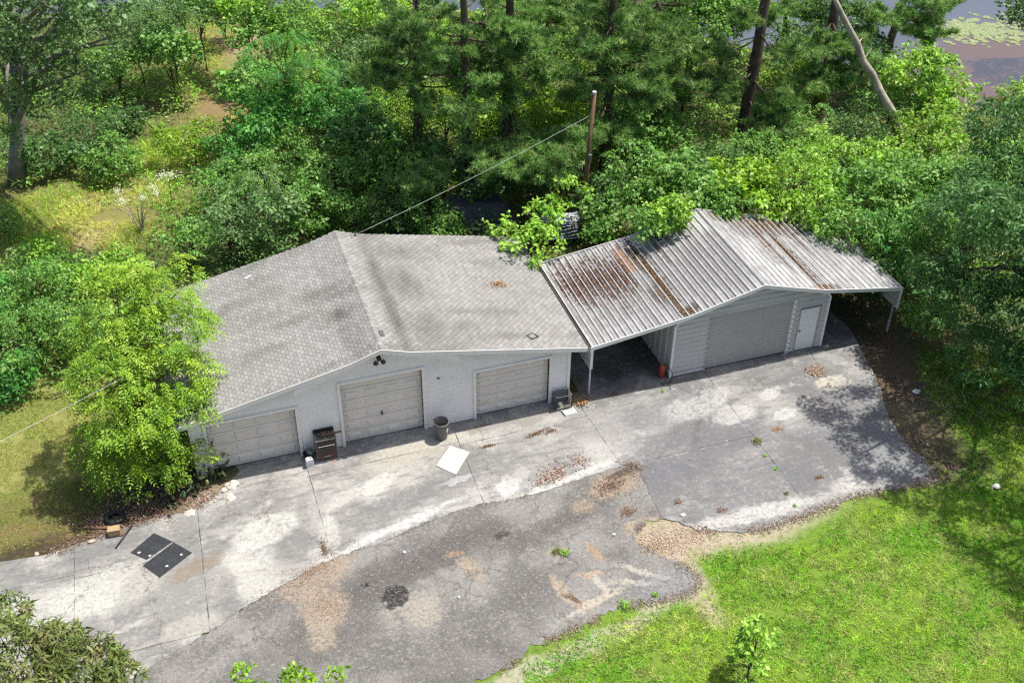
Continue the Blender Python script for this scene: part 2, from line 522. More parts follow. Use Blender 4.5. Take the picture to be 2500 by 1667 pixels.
c = t.mix(t.rng(n4.outputs[0], .52, .66, 0, .55), c, (.30, .29, .275))
c = t.mix(t.rng(n4.outputs[0], .46, .34, 0, .5), c, (.075, .072, .07))
c = t.mix(t.rng(n3.outputs[0], .54, .72, 0, .65), c, (.44, .43, .41))
c = t.mix(t.rng(n3.outputs[0], .46, .3, 0, .7), c, (.055, .052, .05))
ASPHALT = t.principled(c, .95, .15, 0, n3.outputs[0], .5, .02)


def clip(poly, a, b):
    """keep the part of poly left of the line a->b"""
    out = []
    s = lambda q: (b[0] - a[0]) * (q[1] - a[1]) - (b[1] - a[1]) * (q[0] - a[0])
    for i in range(len(poly)):
        P, Q = poly[i], poly[(i + 1) % len(poly)]
        sp, sq = s(P), s(Q)
        if sp >= 0: out.append(P)
        if (sp > 0 and sq < 0) or (sp < 0 and sq > 0):
            k = sp / (sp - sq)
            out.append((P[0] + k * (Q[0] - P[0]), P[1] + k * (Q[1] - P[1])))
    return out


def rough_edge(poly, step=.12, amp=.05, seed=0, closed=True):
    r = np.random.default_rng(seed)
    out = []
    for i in range(len(poly) if closed else len(poly) - 1):
        (x0, y0), (x1, y1) = poly[i], poly[(i + 1) % len(poly)]
        L = math.hypot(x1 - x0, y1 - y0)
        n = max(1, min(60, int(L / step)))
        for k in range(n):
            f = k / n
            j = amp if k else amp * .5
            out.append((x0 + f * (x1 - x0) + r.normal() * j * .6, y0 + f * (y1 - y0) + r.normal() * j * .6))
    return out


def slab(name, poly, z0, z1, mat, parent=None):
    n = len(poly)
    tris = tessellate_polygon([[Vector((x, y, 0)) for x, y in poly]])
    V = [(x, y, z1) for x, y in poly] + [(x, y, z0) for x, y in poly]
    ar = sum(poly[i][0] * poly[(i + 1) % n][1] - poly[(i + 1) % n][0] * poly[i][1] for i in range(n))
    F = []
    for tr in tris:
        a = np.cross(np.subtract(poly[tr[1]], poly[tr[0]]), np.subtract(poly[tr[2]], poly[tr[0]]))
        F.append(tuple(tr) if a > 0 else (tr[0], tr[2], tr[1]))
    for i in range(n):
        j = (i + 1) % n
        F.append((i, n + i, n + j, j) if ar > 0 else (j, n + j, n + i, i))
    return obj(name, mesh_np(name, V, F), mat, parent)


asphalt = slab('asphalt_apron', rough_edge(ASPH, .11, .10, 2), -.2, -.014, ASPHALT)
tag(asphalt, 'patched grey asphalt apron', kind='structure')

# ---------------------------------------------------------------- concrete pads
t = NT('weathered_concrete')
p = t.pos()
n1 = t.noise(p, .42, 7, .62, .3); n2 = t.noise(p, 1.9, 6, .68, .4); n3 = t.noise(p, 48, 3, .7)
st = t.noise(t.scalev(p, (.55, 2.2, 1)), 2.2, 6, .7)
oi = t.n('ShaderNodeObjectInfo')
c = t.mix(t.rng(n1.outputs[0], .40, .62), (.21, .207, .196), (.37, .36, .333))
# newer, greyer pads to the right of the shed joint
px_ = t.n('ShaderNodeSeparateXYZ'); t.l(p, px_.inputs[0])
right = t.rng(px_.outputs['X'], 13.2, 14.4)
c = t.mix(t.math('MULTIPLY', right, .6), c, t.mix(t.rng(n1.outputs[0], .42, .62), (.135, .137, .14), (.265, .264, .258)))
c = t.mix(t.rng(n2.outputs[0], .52, .7, 0, .75), c, (.43, .425, .40))
c = t.mix(t.rng(st.outputs[0], .53, .36, 0, .62), c, (.12, .121, .123))
BL = []
lt = (.50, .49, .455); gd = (.155, .155, .153); br = (.21, .165, .12)
gb(650, 1295, 1.15, .62, 18, .16, lt, .75)
gb(600, 1360, .9, .6, 10, .25, lt, .6)
gb(640, 1420, .8, 1.0, 0, .3, (.47, .46, .41), .6)
gb(925, 1180, .75, .35, 25, .16, lt, .8)
gb(840, 1215, 1.1, .28, 20, .3, lt, .6)
gb(790, 1270, .35, 1.2, 5, .3, lt, .6)
gb(1115, 1172, .62, .14, 8, .1, (.50, .51, .50), .9)
gb(1240, 1185, .55, .35, 60, .16, (.55, .54, .51), .85)
gb(1270, 1160, .25, .5, -40, .15, (.55, .54, .51), .7)
gb(960, 1290, 2.6, .16, 15, .5, (.56, .55, .53), .8)
gb(1350, 1185, 2.8, .16, 13, .5, (.55, .54, .50), .8)
gb(1080, 1075, 2.2, .35, 2, .4, (.43, .42, .36), .8)
gb(990, 1110, 1.6, .5, 5, .5, (.37, .34, .27), .6)
gb(1260, 1045, 2.0, .45, 4, .4, (.40, .39, .36), .6)
gb(940, 1245, 1.6, .55, 18, .3, gd, .7)
gb(1010, 1210, 1.6, .4, 10, .35, gd, .6)
gb(1150, 1130, 1.4, .7, 8, .35, gd, .5)
gb(690, 1290, .55, 1.2, -20, .3, gd, .0)
gb(760, 1240, .5, .9, -10, .3, gd, .5)
gb(560, 1250, 1.6, .5, 25, .3, gd, .6)
gb(720, 1330, .5, .7, 0, .3, gd, .55)
gb(1330, 1120, 2.2, .8, 8, .35, gd, .5)
gb(1480, 1060, 1.0, 1.4, -15, .3, (.46, .45, .42), .5)
gb(330, 1450, .5, 1.3, -24, .14, gd, .8)
gb(430, 1440, 1.0, 1.2, 0, .25, (.25, .25, .235), .6)
gb(320, 1560, 1.1, .35, 10, .2, gd, .75)
gb(460, 1530, .9, .5, 10, .3, (.42, .41, .35), .5)
gb(480, 1385, .95, .32, 18, .3, br, .85)
gb(280, 1330, 1.3, .35, 10, .3, gd, .65)
gb(140, 1400, 1.5, .45, 8, .3, gd, .45)
gb(260, 1440, 1.6, .9, 0, .3, (.50, .49, .43), .55)
gb(120, 1490, 1.6, .9, 0, .3, (.51, .50, .45), .55)
gb(560, 1460, .3, 1.5, 0, .3, gd, .5)
gb(1700, 1100, 2.8, 1.3, 10, .4, (.125, .128, .136), .8)
gb(1850, 1180, 2.6, 1.1, 5, .4, (.125, .128, .136), .75)
gb(1600, 1170, 1.6, .9, 0, .4, (.125, .128, .136), .75)
gb(2060, 1060, 2.2, 1.2, 10, .4, (.13, .133, .138), .75)
gb(1490, 1030, 1.6, .8, 0, .4, (.15, .15, .155), .6)
gb(1600, 1010, 1.2, .7, 0, .4, (.15, .15, .155), .6)
gb(1700, 985, 1.5, .7, 15, .2, (.50, .50, .48), .55)
gb(1790, 1010, .9, .5, 10, .15, (.50, .50, .47), .6)
gb(1880, 960, .55, .3, 20, .15, (.50, .50, .48), .7)
gb(1915, 1010, .5, .3, 20, .15, (.50, .50, .48), .7)
gb(2035, 935, .75, .45, 0, .2, (.52, .49, .39), .8)
gb(1690, 960, .7, .25, 20, .2, (.16, .16, .165), .7)
gb(1840, 1255, 3.0, .3, 0, .4, (.50, .49, .46), .8)
gb(2080, 1180, .8, .35, 0, .3, (.50, .49, .45), .6)
gb(2100, 1010, 1.0, 2.0, -20, .3, (.17, .175, .18), .75)
gb(2190, 1120, 1.1, 1.5, -20, .3, (.175, .185, .19), .75)
gb(2275, 1170, .62, .32, 10, .15, (.055, .05, .045), .95)
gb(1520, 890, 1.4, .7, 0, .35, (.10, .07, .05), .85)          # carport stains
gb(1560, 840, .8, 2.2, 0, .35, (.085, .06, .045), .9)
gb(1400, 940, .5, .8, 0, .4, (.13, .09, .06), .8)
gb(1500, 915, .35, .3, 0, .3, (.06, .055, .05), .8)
gb(1360, 1000, 3.0, .14, 4, .4, (.22, .2, .17), .6)
for (u, v) in ((1180, 1050), (1150, 1045), (1290, 1030)): gb(u, v, .5, .2, 0, .4, (.2, .19, .17), .6)
c = t.blobs(p, c, BL, .34, 2.6, 6.0, .35)
scr = t.noise(t.scalev(p, (6, 1.2, 1)), 2.5, 4, .7, 1.5)
c = t.mix(t.rng(scr.outputs[0], .64, .72, 0, .45), c, (.50, .50, .48))
n5 = t.noise(p, 9.0, 6, .75)
c = t.mix(t.rng(n5.outputs[0], .5, .34, 0, .55), c, (.14, .139, .136))
c = t.mix(t.rng(n5.outputs[0], .56, .7, 0, .5), c, (.50, .495, .47))
c = t.mix(t.rng(n3.outputs[0], .35, .65, 0, .5), c, t.mix(.5, c, (.08, .08, .08)))
vc = t.n('ShaderNodeTexVoronoi', feature='DISTANCE_TO_EDGE'); vc.inputs['Scale'].default_value = .16
wc = t.n('ShaderNodeVectorMath', operation='ADD'); t.l(p, wc.inputs[0])
wk = t.n('ShaderNodeVectorMath', operation='SCALE'); t.l(n2.outputs['Color'], wk.inputs[0]); wk.inputs['Scale'].default_value = 1.6
t.l(wk.outputs[0], wc.inputs[1]); t.l(wc.outputs[0], vc.inputs['Vector'])
c = t.mix(t.math('MULTIPLY', t.rng(vc.outputs['Distance'], .0045, .001), t.rng(n5.outputs[0], .35, .5, 0, .8)), c, (.06, .055, .05))
CONCRETE = t.principled(c, .9, .2, 0, n3.outputs[0], .3, .01)

drive = empty('concrete_driveway')
tag(drive, 'stained concrete pads in front of the doors', kind='structure')
G = .007
def vjoint(poly, a, b):
    """split by a joint running from a to b; returns (left, right)"""
    d = Vector((b[0] - a[0], b[1] - a[1])).normalized(); n = Vector((-d.y, d.x)) * G
    L = clip(poly, (a[0] + n.x, a[1] + n.y), (b[0] + n.x, b[1] + n.y))
    R = clip(poly, (b[0] - n.x, b[1] - n.y), (a[0] - n.x, a[1] - n.y))
    return L, R
rest = rough_edge(CONC[:len(CONC_LO) + len(CONC_R)], .16, .045, 8, False) + CONC[len(CONC_LO) + len(CONC_R):]
cells = []
for a, b in (((-4.3, -8), (-4.1, 3)), ((-.45, -8), (-.1, 3)), ((3.65, -8), (3.58, 3)), ((8.93, -8), (9.08, 3)), ((14.35, -7.0), (13.85, .2)), ((19.38, -9), (19.15, 6)), ((22.7, -8.4), (24.0, 1.0))):
    L, rest = vjoint(rest, a, b)
    cells.append(L)
cells.append(rest)
final = []
for i, cpoly in enumerate(cells):
    cut = {0: -3.3, 1: -3.47, 5: -4.0, 6: None, 7: -4.2}.get(i)
    if i == 3:
        a, b = vjoint(cpoly, (3, -1.18), (10, -1.05)); final += [a, b]; continue
    if i == 4:
        a, b = vjoint(cpoly, (8, -1.25), (15, -1.12)); final += [a, b]; continue
    if cut is None: final.append(cpoly); continue
    a, b = vjoint(cpoly, (-20, cut), (60, cut - .02))
    if i == 1:
        b, c2 = vjoint(b, (-20, -6.85), (20, -6.87)); final.append(c2)
    final += [a, b]
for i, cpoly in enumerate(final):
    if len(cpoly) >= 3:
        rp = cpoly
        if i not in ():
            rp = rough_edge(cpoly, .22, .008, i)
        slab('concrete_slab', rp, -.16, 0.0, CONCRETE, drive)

# ---------------------------------------------------------------- shingled garage
WALLW = simple('white_siding', (.84, .80, .74), .6, .3, 0, .05, 1.5, 5, (.64, .60, .54), .35)
TRIM = simple('white_trim', (.82, .785, .725), .6, .3, 0, .05, 1.5, 5, (.62, .59, .54), .3)
DOORW = simple('door_paint', (.70, .645, .565), .55, .3, 0, .05, 1.2, 5, (.54, .49, .42), .4)
GREYM = simple('grey_metal', (.34, .35, .36), .5, .4, 0, .08, 1.5, 30)
BLACK = simple('black_plastic', (.02, .02, .021), .5, .4)
DARKIN = simple('dark_interior', (.03, .03, .03), .9)
SHING = vcol_mat('shingle_granules', .95, .1, 55, .22, .4)
WOODT = simple('tan_wood', (.36, .26, .15), .8, .2, 0, .25, 2, 30)
WOODB = simple('brown_wood', (.17, .10, .06), .8, .2, 0, .3, 2, 30)

OV = -.28
RX, RZ = 6.6, 4.20
PROF = [(-.52, 2.52), (5.48, 3.82), (RX, RZ), (7.62, 3.86), (14.15, 2.52)]
YB = 7.64
def roofz(x):
    for (x0, z0), (x1, z1) in zip(PROF[:-1], PROF[1:]):
        if x0 <= x <= x1: return z0 + (z1 - z0) * (x - x0) / (x1 - x0)
    return 2.5
garage = empty('garage', (6.8, 0, 0), 'long white garage with grey shingle gable roof and three overhead doors', 'garage')
def gpart(mb, name, mat, par=None, smooth=False):
    o = mb.build(name, mat, None, smooth)
    o.parent = par or garage
    if par is None: o.location = (-6.8, 0, 0)
    return o

WL, WR = -.06, 13.62
DOORS = [(.51, 3.51, 2.16), (5.13, 8.03, 2.80), (10.0, 12.82, 2.16)]
# wall core (behind the boards)
core = MB()
xs = [WL]
for a, b, h in DOORS: xs += [a, b]
xs.append(WR)
rz = lambda x: roofz(x) - .14
def chain(a, b, lo, hi, f):
    """polygon of a board between x a..b, z lo..hi under roof f"""
    bx = sorted(set([a, b] + [x for x, _ in PROF if a < x < b]))
    k = np.linspace(a, b, 60).tolist() + bx
    k = sorted(set(k))
    k = [x for x in k if f(x) > lo + .004]
    if len(k) < 2: return None
    top = [(x, min(hi, f(x))) for x in k]
    # drop collinear points
    out = [top[0]]
    for i in range(1, len(top) - 1):
        (x0, z0), (x1, z1), (x2, z2) = out[-1], top[i], top[i + 1]
        if abs((z1 - z0) * (x2 - x0) - (z2 - z0) * (x1 - x0)) > 1e-5: out.append(top[i])
    out.append(top[-1])
    return [(k[0], lo), (k[-1], lo)] + out[::-1]
for i in range(0, len(xs) - 1, 2):
    core.prism(chain(xs[i], xs[i + 1], 0.02, 9, rz), 'y', .03, .14)
for a, b, h in DOORS:
    core.prism(chain(a, b, h, 9, rz), 'y', .03, .14)
core.box(WL, WL + .1, .14, YB - .3, .02, roofz(WL) - .14)
core.box(WR - .1, WR, .14, YB - .3, .02, roofz(WR) - .14)
core.prism(chain(WL + .1, WR - .1, .02, 9, rz), 'y', YB - .42, YB - .3)
wall_g = gpart(core, 'wall', simple('sheathing', (.20, .195, .18), .9))
# lap boards, one by one
CH = .128
z = .03
while z < 4.1:
    spans = []
    open_ = [(a, b) for a, b, h in DOORS if h > z + .03]
    cur = WL
    for a, b in open_:
        spans.append((cur, a - .09)); cur = b + .09
    spans.append((cur, WR))
    for a, b in spans:
        pg = chain(a, b, z, z + CH - .019, rz)
        if pg is None: continue
        n = len(pg)
        V = [(x, .004 - .024 * max(0, (z + CH - zz)) / CH - .002, zz) for x, zz in pg] + [(x, .03, zz) for x, zz in pg]
        F = [tuple(range(n))] + [(j, (j + 1) % n, n + (j + 1) % n, n + j)[::-1] for j in range(n)]
        m = MB().add(V, F)
        gpart(m, 'siding_board', WALLW)
    z += CH
# corner boards, door casings
for x in (WL, WR - .09):
    gpart(MB().box(x - .012, x + .102, -.055, .03, .02, roofz(x) - .16), 'corner_board', TRIM)
for a, b, h in DOORS:
    gpart(MB().box(a - .10, a, -.06, .16, .0, h + .10), 'door_casing', TRIM)
    gpart(MB().box(b, b + .10, -.06, .16, .0, h + .10), 'door_casing', TRIM)
    gpart(MB().box(a, b, -.057, .16, h, h + .10), 'door_casing', TRIM)


def overhead_door(a, b, h, rows, cols, first):
    d = MB().box(a + .004, b - .004, .17, .21, .03, h - .004)
    o = gpart(d, 'garage_door', DOORW)
    hs = h - .03
    for r in range(rows):
        z0 = .035 + hs * r / rows; z1 = .03 + hs * (r + 1) / rows - .022
        sec = MB().box(a + .006, b - .006, .150, .17, z0, z1).build('door_section', DOORW)
        sec.parent = o
        w = (b - a) / cols
        for c_ in range(cols):
            x0 = a + w * c_ + .13; x1 = a + w * (c_ + 1) - .13
            p0, p1 = z0 + .10, z1 - .10
            q = .05
            V = [(x0, .150, p0), (x1, .150, p0), (x1, .150, p1), (x0, .150, p1), (x0 + q, .112, p0 + q), (x1 - q, .112, p0 + q), (x1 - q, .112, p1 - q), (x0 + q, .112, p1 - q)]
            F = [(4, 5, 6, 7), (0, 1, 5, 4), (1, 2, 6, 5), (2, 3, 7, 6), (3, 0, 4, 7)]
            # recessed groove round the raised field
            V += [(x0 - .02, .146, p0 - .02), (x1 + .02, .146, p0 - .02), (x1 + .02, .146, p1 + .02), (x0 - .02, .146, p1 + .02)]
            pn = MB().add(V, F).build('door_panel', DOORW)
            pn.parent = o
    return o
D1 = overhead_door(*DOORS[0], 4, 4, 0)
D2 = overhead_door(DOORS[1][0], DOORS[1][1], 2.42, 5, 4, 0)
D3 = overhead_door(*DOORS[2], 5, 4, 0)
gpart(MB().box(5.135, 8.025, .145, .2, 2.435, 2.795), 'header_board', DOORW)
hd = MB().box(6.53, 6.56, .08, .15, .98, 1.14).box(6.50, 6.59, .07, .09, 1.04, 1.08).build('handle', BLACK); hd.parent = D2
hd = MB().box(.60, .63, .09, .15, 1.1, 1.32).build('handle', BLACK); hd.parent = D1

# roof
roof = gpart(MB(), 'roof', None) if False else None
deck = MB()
low = [(x, z - .10) for x, z in PROF]
deck.prism(PROF + low[::-1], 'y', OV, YB)
ROOFBASE = simple('roof_deck', (.045, .045, .042), .95, .1)
roof = gpart(deck, 'roof', ROOFBASE)
# fascia boards along the front rakes
fas = []
for (x0, z0), (x1, z1) in zip(PROF[:-1], PROF[1:]):
    gpart(MB().prism([(x0, z0 - .19), (x1, z1 - .19), (x1, z1 - .005), (x0, z0 - .005)], 'y', OV - .03, OV - .002), 'fascia_board', TRIM)
gpart(MB().box(PROF[0][0] - .03, PROF[0][0] - .002, OV, YB, 2.33, 2.50), 'eave_board', TRIM)
gpart(MB().box(14.152, 14.18, OV, YB, 2.33, 2.50), 'eave_board', TRIM)
# old gable rake, a wide steep board hanging under the added low slopes
s_ = .352
for sgn, xe in ((-1, 3.55), (1, 9.35)):
    ze = RZ - s_ * abs(xe - RX)
    gpart(MB().prism([(RX, RZ - .20), (xe, ze - .20), (xe, ze + .03), (RX, RZ - .1)] if sgn > 0 else [(RX, RZ - .1), (xe, ze + .03), (xe, ze - .20), (RX, RZ - .20)], 'y', OV + .004, OV + .21), 'rake_soffit', TRIM)
# shingles
def roof_stain(x, y):
    """0..1 dark algae"""
    f = fbm(x * .35, y * 1.9, 4) * .6 + fbm(x * .5 + 9, y * .4, 3) * .4
    s = smst((f - .47) / .22) * .45
    for (cx, cy, rx, ry, a) in ((7.62, 3, .35, 6, .8), (8.6, 1.0, 1.1, 1.5, .55), (8.5, 4.0, .9, 1.4, .6), (8.8, 6.3, 1.6, .8, .5), (5.6, 2.5, .8, .5, .7), (4.2, 3.1, 1.2, .3, .5), (3.0, 3.9, 1.5, .35, .35), (5.3, 4.2, 1.2, .4, .55),
                               (5.9, .8, .5, 1.2, .35), (3.2, 5.4, 1.0, .4, .3), (10.5, .9, 1.5, .5, .2), (12.5, 3.5, 1.5, 2.0, .15), (9.4, .6, .8, .5, .35)):
        d = ((x - cx) / rx) ** 2 + ((y - cy) / ry) ** 2
        s = np.maximum(s, a * np.exp(-d * 1.1) * (.5 + fbm(x * 3 + 5, y * 1.5)))
    return np.clip(s, 0, 1)
srng = np.random.default_rng(11)
tabs = []
EX, TW = .128, .255
for side in (-1, 1):
    pts = PROF[:3] if side < 0 else PROF[2:][::-1]     # eave -> bend -> ridge
    segs = [(Vector((pts[0][0], 0, pts[0][1])), Vector((pts[1][0], 0, pts[1][1]))), (Vector((pts[1][0], 0, pts[1][1])), Vector((pts[2][0], 0, pts[2][1])))]
    row = 0
    for A, B in segs:
        L = (B - A).length; d = (B - A) / L
        nrm = Vector((-d.z, 0, d.x)) if side < 0 else Vector((d.z, 0, -d.x))
        if nrm.z < 0: nrm = -nrm
        nr = max(1, round(L / EX)); ex = L / nr
        for r in range(nr):
            y = OV - .01 - (row % 2) * TW * .5 - srng.random() * .02
            while y < YB:
                y0 = max(y, OV - .012) + .009; y1 = min(y + TW, YB + .01) - .009
                if y1 - y0 > .04:
                    tabs.append((A + d * (r * ex - .01), d, nrm, ex, y0, y1, srng.random()))
                y += TW
            row += 1
def tab_mesh(t_, j):
    p0, d, nrm, ex, y0, y1, rr = t_
    lift = .011 + .008 * rr
    a = p0 + nrm * (lift + .004); b = p0 + d * (ex + .05) + nrm * .004
    a0 = p0 + nrm * .001
    V = [(a.x, y0, a.z), (a.x, y1, a.z), (b.x, y1, b.z), (b.x, y0, b.z), (a0.x, y0, a0.z), (a0.x, y1, a0.z), (b.x, y1, b.z - .003), (b.x, y0, b.z - .003)]
    F = [(0, 1, 2, 3), (4, 5, 1, 0), (5, 6, 2, 1), (7, 4, 0, 3)]
    return V, F
def flipfix(V, F, nrm):
    a = np.cross(np.subtract(V[1], V[0]), np.subtract(V[3], V[0]))
    return F if np.dot(a, nrm) > 0 else [f[::-1] for f in F]
cx_ = np.array([t_[0].x for t_ in tabs]); cy_ = np.array([(t_[4] + t_[5]) / 2 for t_ in tabs])
stn = roof_stain(cx_, cy_)
rnd = srng.random(len(tabs))
base = np.array([.25, .248, .237])[None, :] * (.88 + .24 * rnd[:, None])
warm = np.array([.25, .243, .228])
base = np.where((srng.random(len(tabs)) < .12)[:, None], warm * (.85 + .2 * rnd[:, None]), base)
tcol = base * (1 - stn[:, None]) + np.array([.085, .085, .072]) * stn[:, None]
depth = (cx_ - CAM[0]) * FWD[0] + (cy_ - CAM[1]) * FWD[1] + (np.array([t_[0].z for t_ in tabs]) - CAM[2]) * FWD[2]
order = np.argsort(depth)
near = set(order[:300].tolist())
bigV, bigF, bigC = [], [], []
for j, t_ in enumerate(tabs):
    V, F = tab_mesh(t_, j)
    F = flipfix(V, F, t_[2])
    if j in near:
        me = mesh_np('shingle', V, F, cols=np.repeat(tcol[j][None], 8, 0))
        o = obj('shingle', me, SHING, roof)
    else:
        n = len(bigV)
        bigV += V; bigF += [tuple(i + n for i in f) for f in F]; bigC += [tcol[j]] * 8
o = obj('shingle_field', mesh_np('shingle_field', bigV, bigF, cols=np.array(bigC)), SHING, roof)
tag(o, kind='stuff')
# ridge caps
y = OV
while y < YB - .05:
    c0 = np.array([.23, .23, .22]) * (.75 + .5 * srng.random())
    w = .17; dz = .06; h = .03 + .006 * srng.random()
    y1 = min(y + .3, YB)
    V = [(RX - w, y, RZ - dz + .012), (RX, y, RZ + h), (RX + w, y, RZ - dz + .012), (RX - w, y1, RZ - dz + .004), (RX, y1, RZ + h - .016), (RX + w, y1, RZ - dz + .004),
         (RX - w, y, RZ - dz - .01), (RX + w, y, RZ - dz - .01)]
    F = [(0, 1, 4, 3), (1, 2, 5, 4), (6, 7, 2, 1, 0)]
    o = obj('ridge_cap', mesh_np('ridge_cap', V, F, cols=np.repeat(c0[None], 8, 0)), SHING, roof)
    y += .215

# ---------------------------------------------------------------- metal shed with side carports
SX0, SX1 = 17.81, 24.41
MP = [(14.40, 2.34), (18.26, 2.88), (21.25, 3.66), (23.97, 2.87), (27.58, 2.24)]
MY0, MY1 = -.17, 5.62
def mroofz(x):
    for (x0, z0), (x1, z1) in zip(MP[:-1], MP[1:]):
        if x0 <= x <= x1: return z0 + (z1 - z0) * (x - x0) / (x1 - x0)
    return 2.2
t = NT('ribbed_roof_metal')
p = t.pos()
n1 = t.noise(t.scalev(p, (3.0, .5, 1)), 1.0, 6, .7)
n2 = t.noise(t.scalev(p, (9, 1.2, 1)), 1.0, 6, .75)
n3 = t.noise(p, 22, 4, .7)
c = t.mix(t.rng(n2.outputs[0], .35, .65), (.27, .267, .262), (.50, .495, .487))
BL = []
def mb_(x, y, rx, ry, deg, soft, col, op): BL.append((x, y, rx, ry, deg, soft, col, op))
gr = (.17, .165, .16); rs = (.068, .034, .024); bw = (.075, .052, .036)
mb_(16.2, 2.2, 2.4, 2.6, 0, .6, gr, .85)
mb_(18.8, 2.6, 1.9, 2.4, 0, .6, gr, .75)
mb_(20.3, 1.9, 1.1, 2.0, 0, .5, gr, .8)
mb_(25.0, 3.4, 2.4, 2.4, 0, .6, gr, .35)
c = t.blobs(p, c, BL, .5, .8, 3.0, .5)
dirt = t.math('MULTIPLY', t.rng(n1.outputs[0], .44, .62), .75)
c = t.mix(dirt, c, gr)
BL = []
for x, y, rx, ry, col, op in ((14.95, 4.0, .12, 1.6, rs, .9), (15.2, 3.7, .12, 1.9, rs, .9), (15.5, 3.6, .13, 2.0, rs, .95), (15.8, 3.7, .12, 1.6, rs, .85), (16.05, 3.6, .12, 1.9, rs, .9), (16.35, 3.2, .13, 2.2, rs, .95),
                             (16.62, 3.4, .12, 2.1, rs, .9), (16.9, 3.5, .12, 1.6, rs, .85), (17.2, 3.2, .1, 1.3, rs, .8), (17.5, 4.4, .25, 1.0, (.23, .12, .06), .9), (18.15, 2.6, .22, 3.0, bw, .95), (18.0, 4.2, .3, 1.2, bw, .9),
                             (17.85, 1.6, .35, .7, bw, .75), (18.3, .15, .35, .3, bw, .9), (18.6, .25, .2, .3, bw, .9), (23.3, 3.6, .26, 2.6, bw, .95), (23.95, 2.4, .24, 3.0, bw, .95), (23.4, 4.9, 1.1, .8, bw, .95), (24.7, 4.7, 1.5, .7, bw, .95), (22.6, 4.6, .5, 1.0, bw, .85), (24.9, 3.9, .2, 1.0, bw, .9), (25.5, 4.0, .2, .9, bw, .9),
                             (25.6, 4.7, .8, .4, bw, .8), (24.1, .05, .45, .22, (.22, .13, .07), .95), (24.6, .1, .25, .25, bw, .9), (22.1, 5.2, .7, .4, bw, .85), (19.0, 3.9, .12, .8, bw, .6), (27.35, 3.9, .16, 1.6, (.14, .06, .045), .9), (25.0, 3.6, .1, 1.2, bw, .7), (27.1, .2, .25, .2, (.1, .1, .1), .7)):
    mb_(x, y, rx, ry, 0, .3, col, op)
c = t.blobs(p, c, BL, .3, 3.2, 6.0, .85)
c = t.mix(t.rng(n3.outputs[0], .55, .7, 0, .35), c, (.22, .21, .2))
MROOF = t.principled(c, .55, .35, .0, n3.outputs[0], .12, .01)
MRIB = simple('rib_metal', (.48, .475, .465), .5, .4, 0, .2, 3, 20, (.22, .205, .19), .8)
MWALL = simple('shed_panel_paint', (.54, .52, .49), .5, .35, 0, .05, 1.2, 5, (.46, .45, .43), .3)
MTRIM = simple('shed_trim_paint', (.78, .77, .74), .5, .35, 0, .05, 1.2, 5)
MDOOR = simple('rollup_paint', (.42, .39, .355), .5, .35, 0, .04, 1.2, 5, (.33, .315, .295), .3)
STEEL = simple('galvanised_steel', (.55, .56, .56), .4, .5, .3, .1, 4, 40)
shed = empty('metal_shed', (21.1, 0, 0), 'grey ribbed metal shed with open carport wings either side', 'shed')
def spart(mb, name, mat, par=None):
    o = mb.build(name, mat)
    o.parent = par or shed
    if par is None: o.location = (-21.1, 0, 0)
    return o
mroof = spart(MB().prism([(x, z - .055) for x, z in MP] + [(x, z - .075) for x, z in MP][::-1], 'y', MY0 + .03, MY1 - .03), 'roof', MROOF)
# ribbed sheets running front to back: each sheet three ribs wide
RIB = .285
for (x0, z0), (x1, z1) in zip(MP[:-1], MP[1:]):
    L = math.hypot(x1 - x0, z1 - z0); dx, dz = (x1 - x0) / L, (z1 - z0) / L
    nr = max(3, round(L / RIB)); rb = L / nr
    k = 0
    while k < nr:
        m = min(3, nr - k)
        prof = []
        for r in range(m):
            s0 = (k + r) * rb
            for ds, h in ((.0, .058), (.03, .058), (.055, .0), (rb * .5 - .02, 0.0), (rb * .5 - .012, .012), (rb * .5 + .012, .012), (rb * .5 + .02, 0), (rb - .025, .0)):
                prof.append((s0 + ds, h))
        prof.append(((k + m) * rb, .058))
        prof.append(((k + m) * rb + .01, .060))
        P2 = [(x0 + dx * s - dz * h * (1), z0 + dz * s + dx * h) for s, h in prof]
        jit = float(srng.normal() * .012)
        n = len(P2)
        V = [(x, MY0 + jit, z) for x, z in P2] + [(x, MY1 + jit, z) for x, z in P2]
        F = [(i, i + 1, n + i + 1, n + i) for i in range(n - 1)]
        o = MB().add(V, F).build('roof_panel', MROOF, mroof)
        o.data.materials.append(MRIB)
        for fi, pl in enumerate(o.data.polygons):
            if max(prof[fi][1], prof[fi + 1][1]) > .03: pl.material_index = 1
        k += m
# edge trims
for (x0, z0), (x1, z1) in zip(MP[:-1], MP[1:]):
    spart(MB().prism([(x0, z0 - .10), (x1, z1 - .10), (x1, z1 + .064), (x0, z0 + .064)], 'y', MY0 - .035, MY0 - .012), 'fascia_trim', MTRIM)
    spart(MB().prism([(x0, z0 - .08), (x1, z1 - .08), (x1, z1 + .064), (x0, z0 + .064)], 'y', MY1 + .014, MY1 + .035), 'fascia_trim', MTRIM)
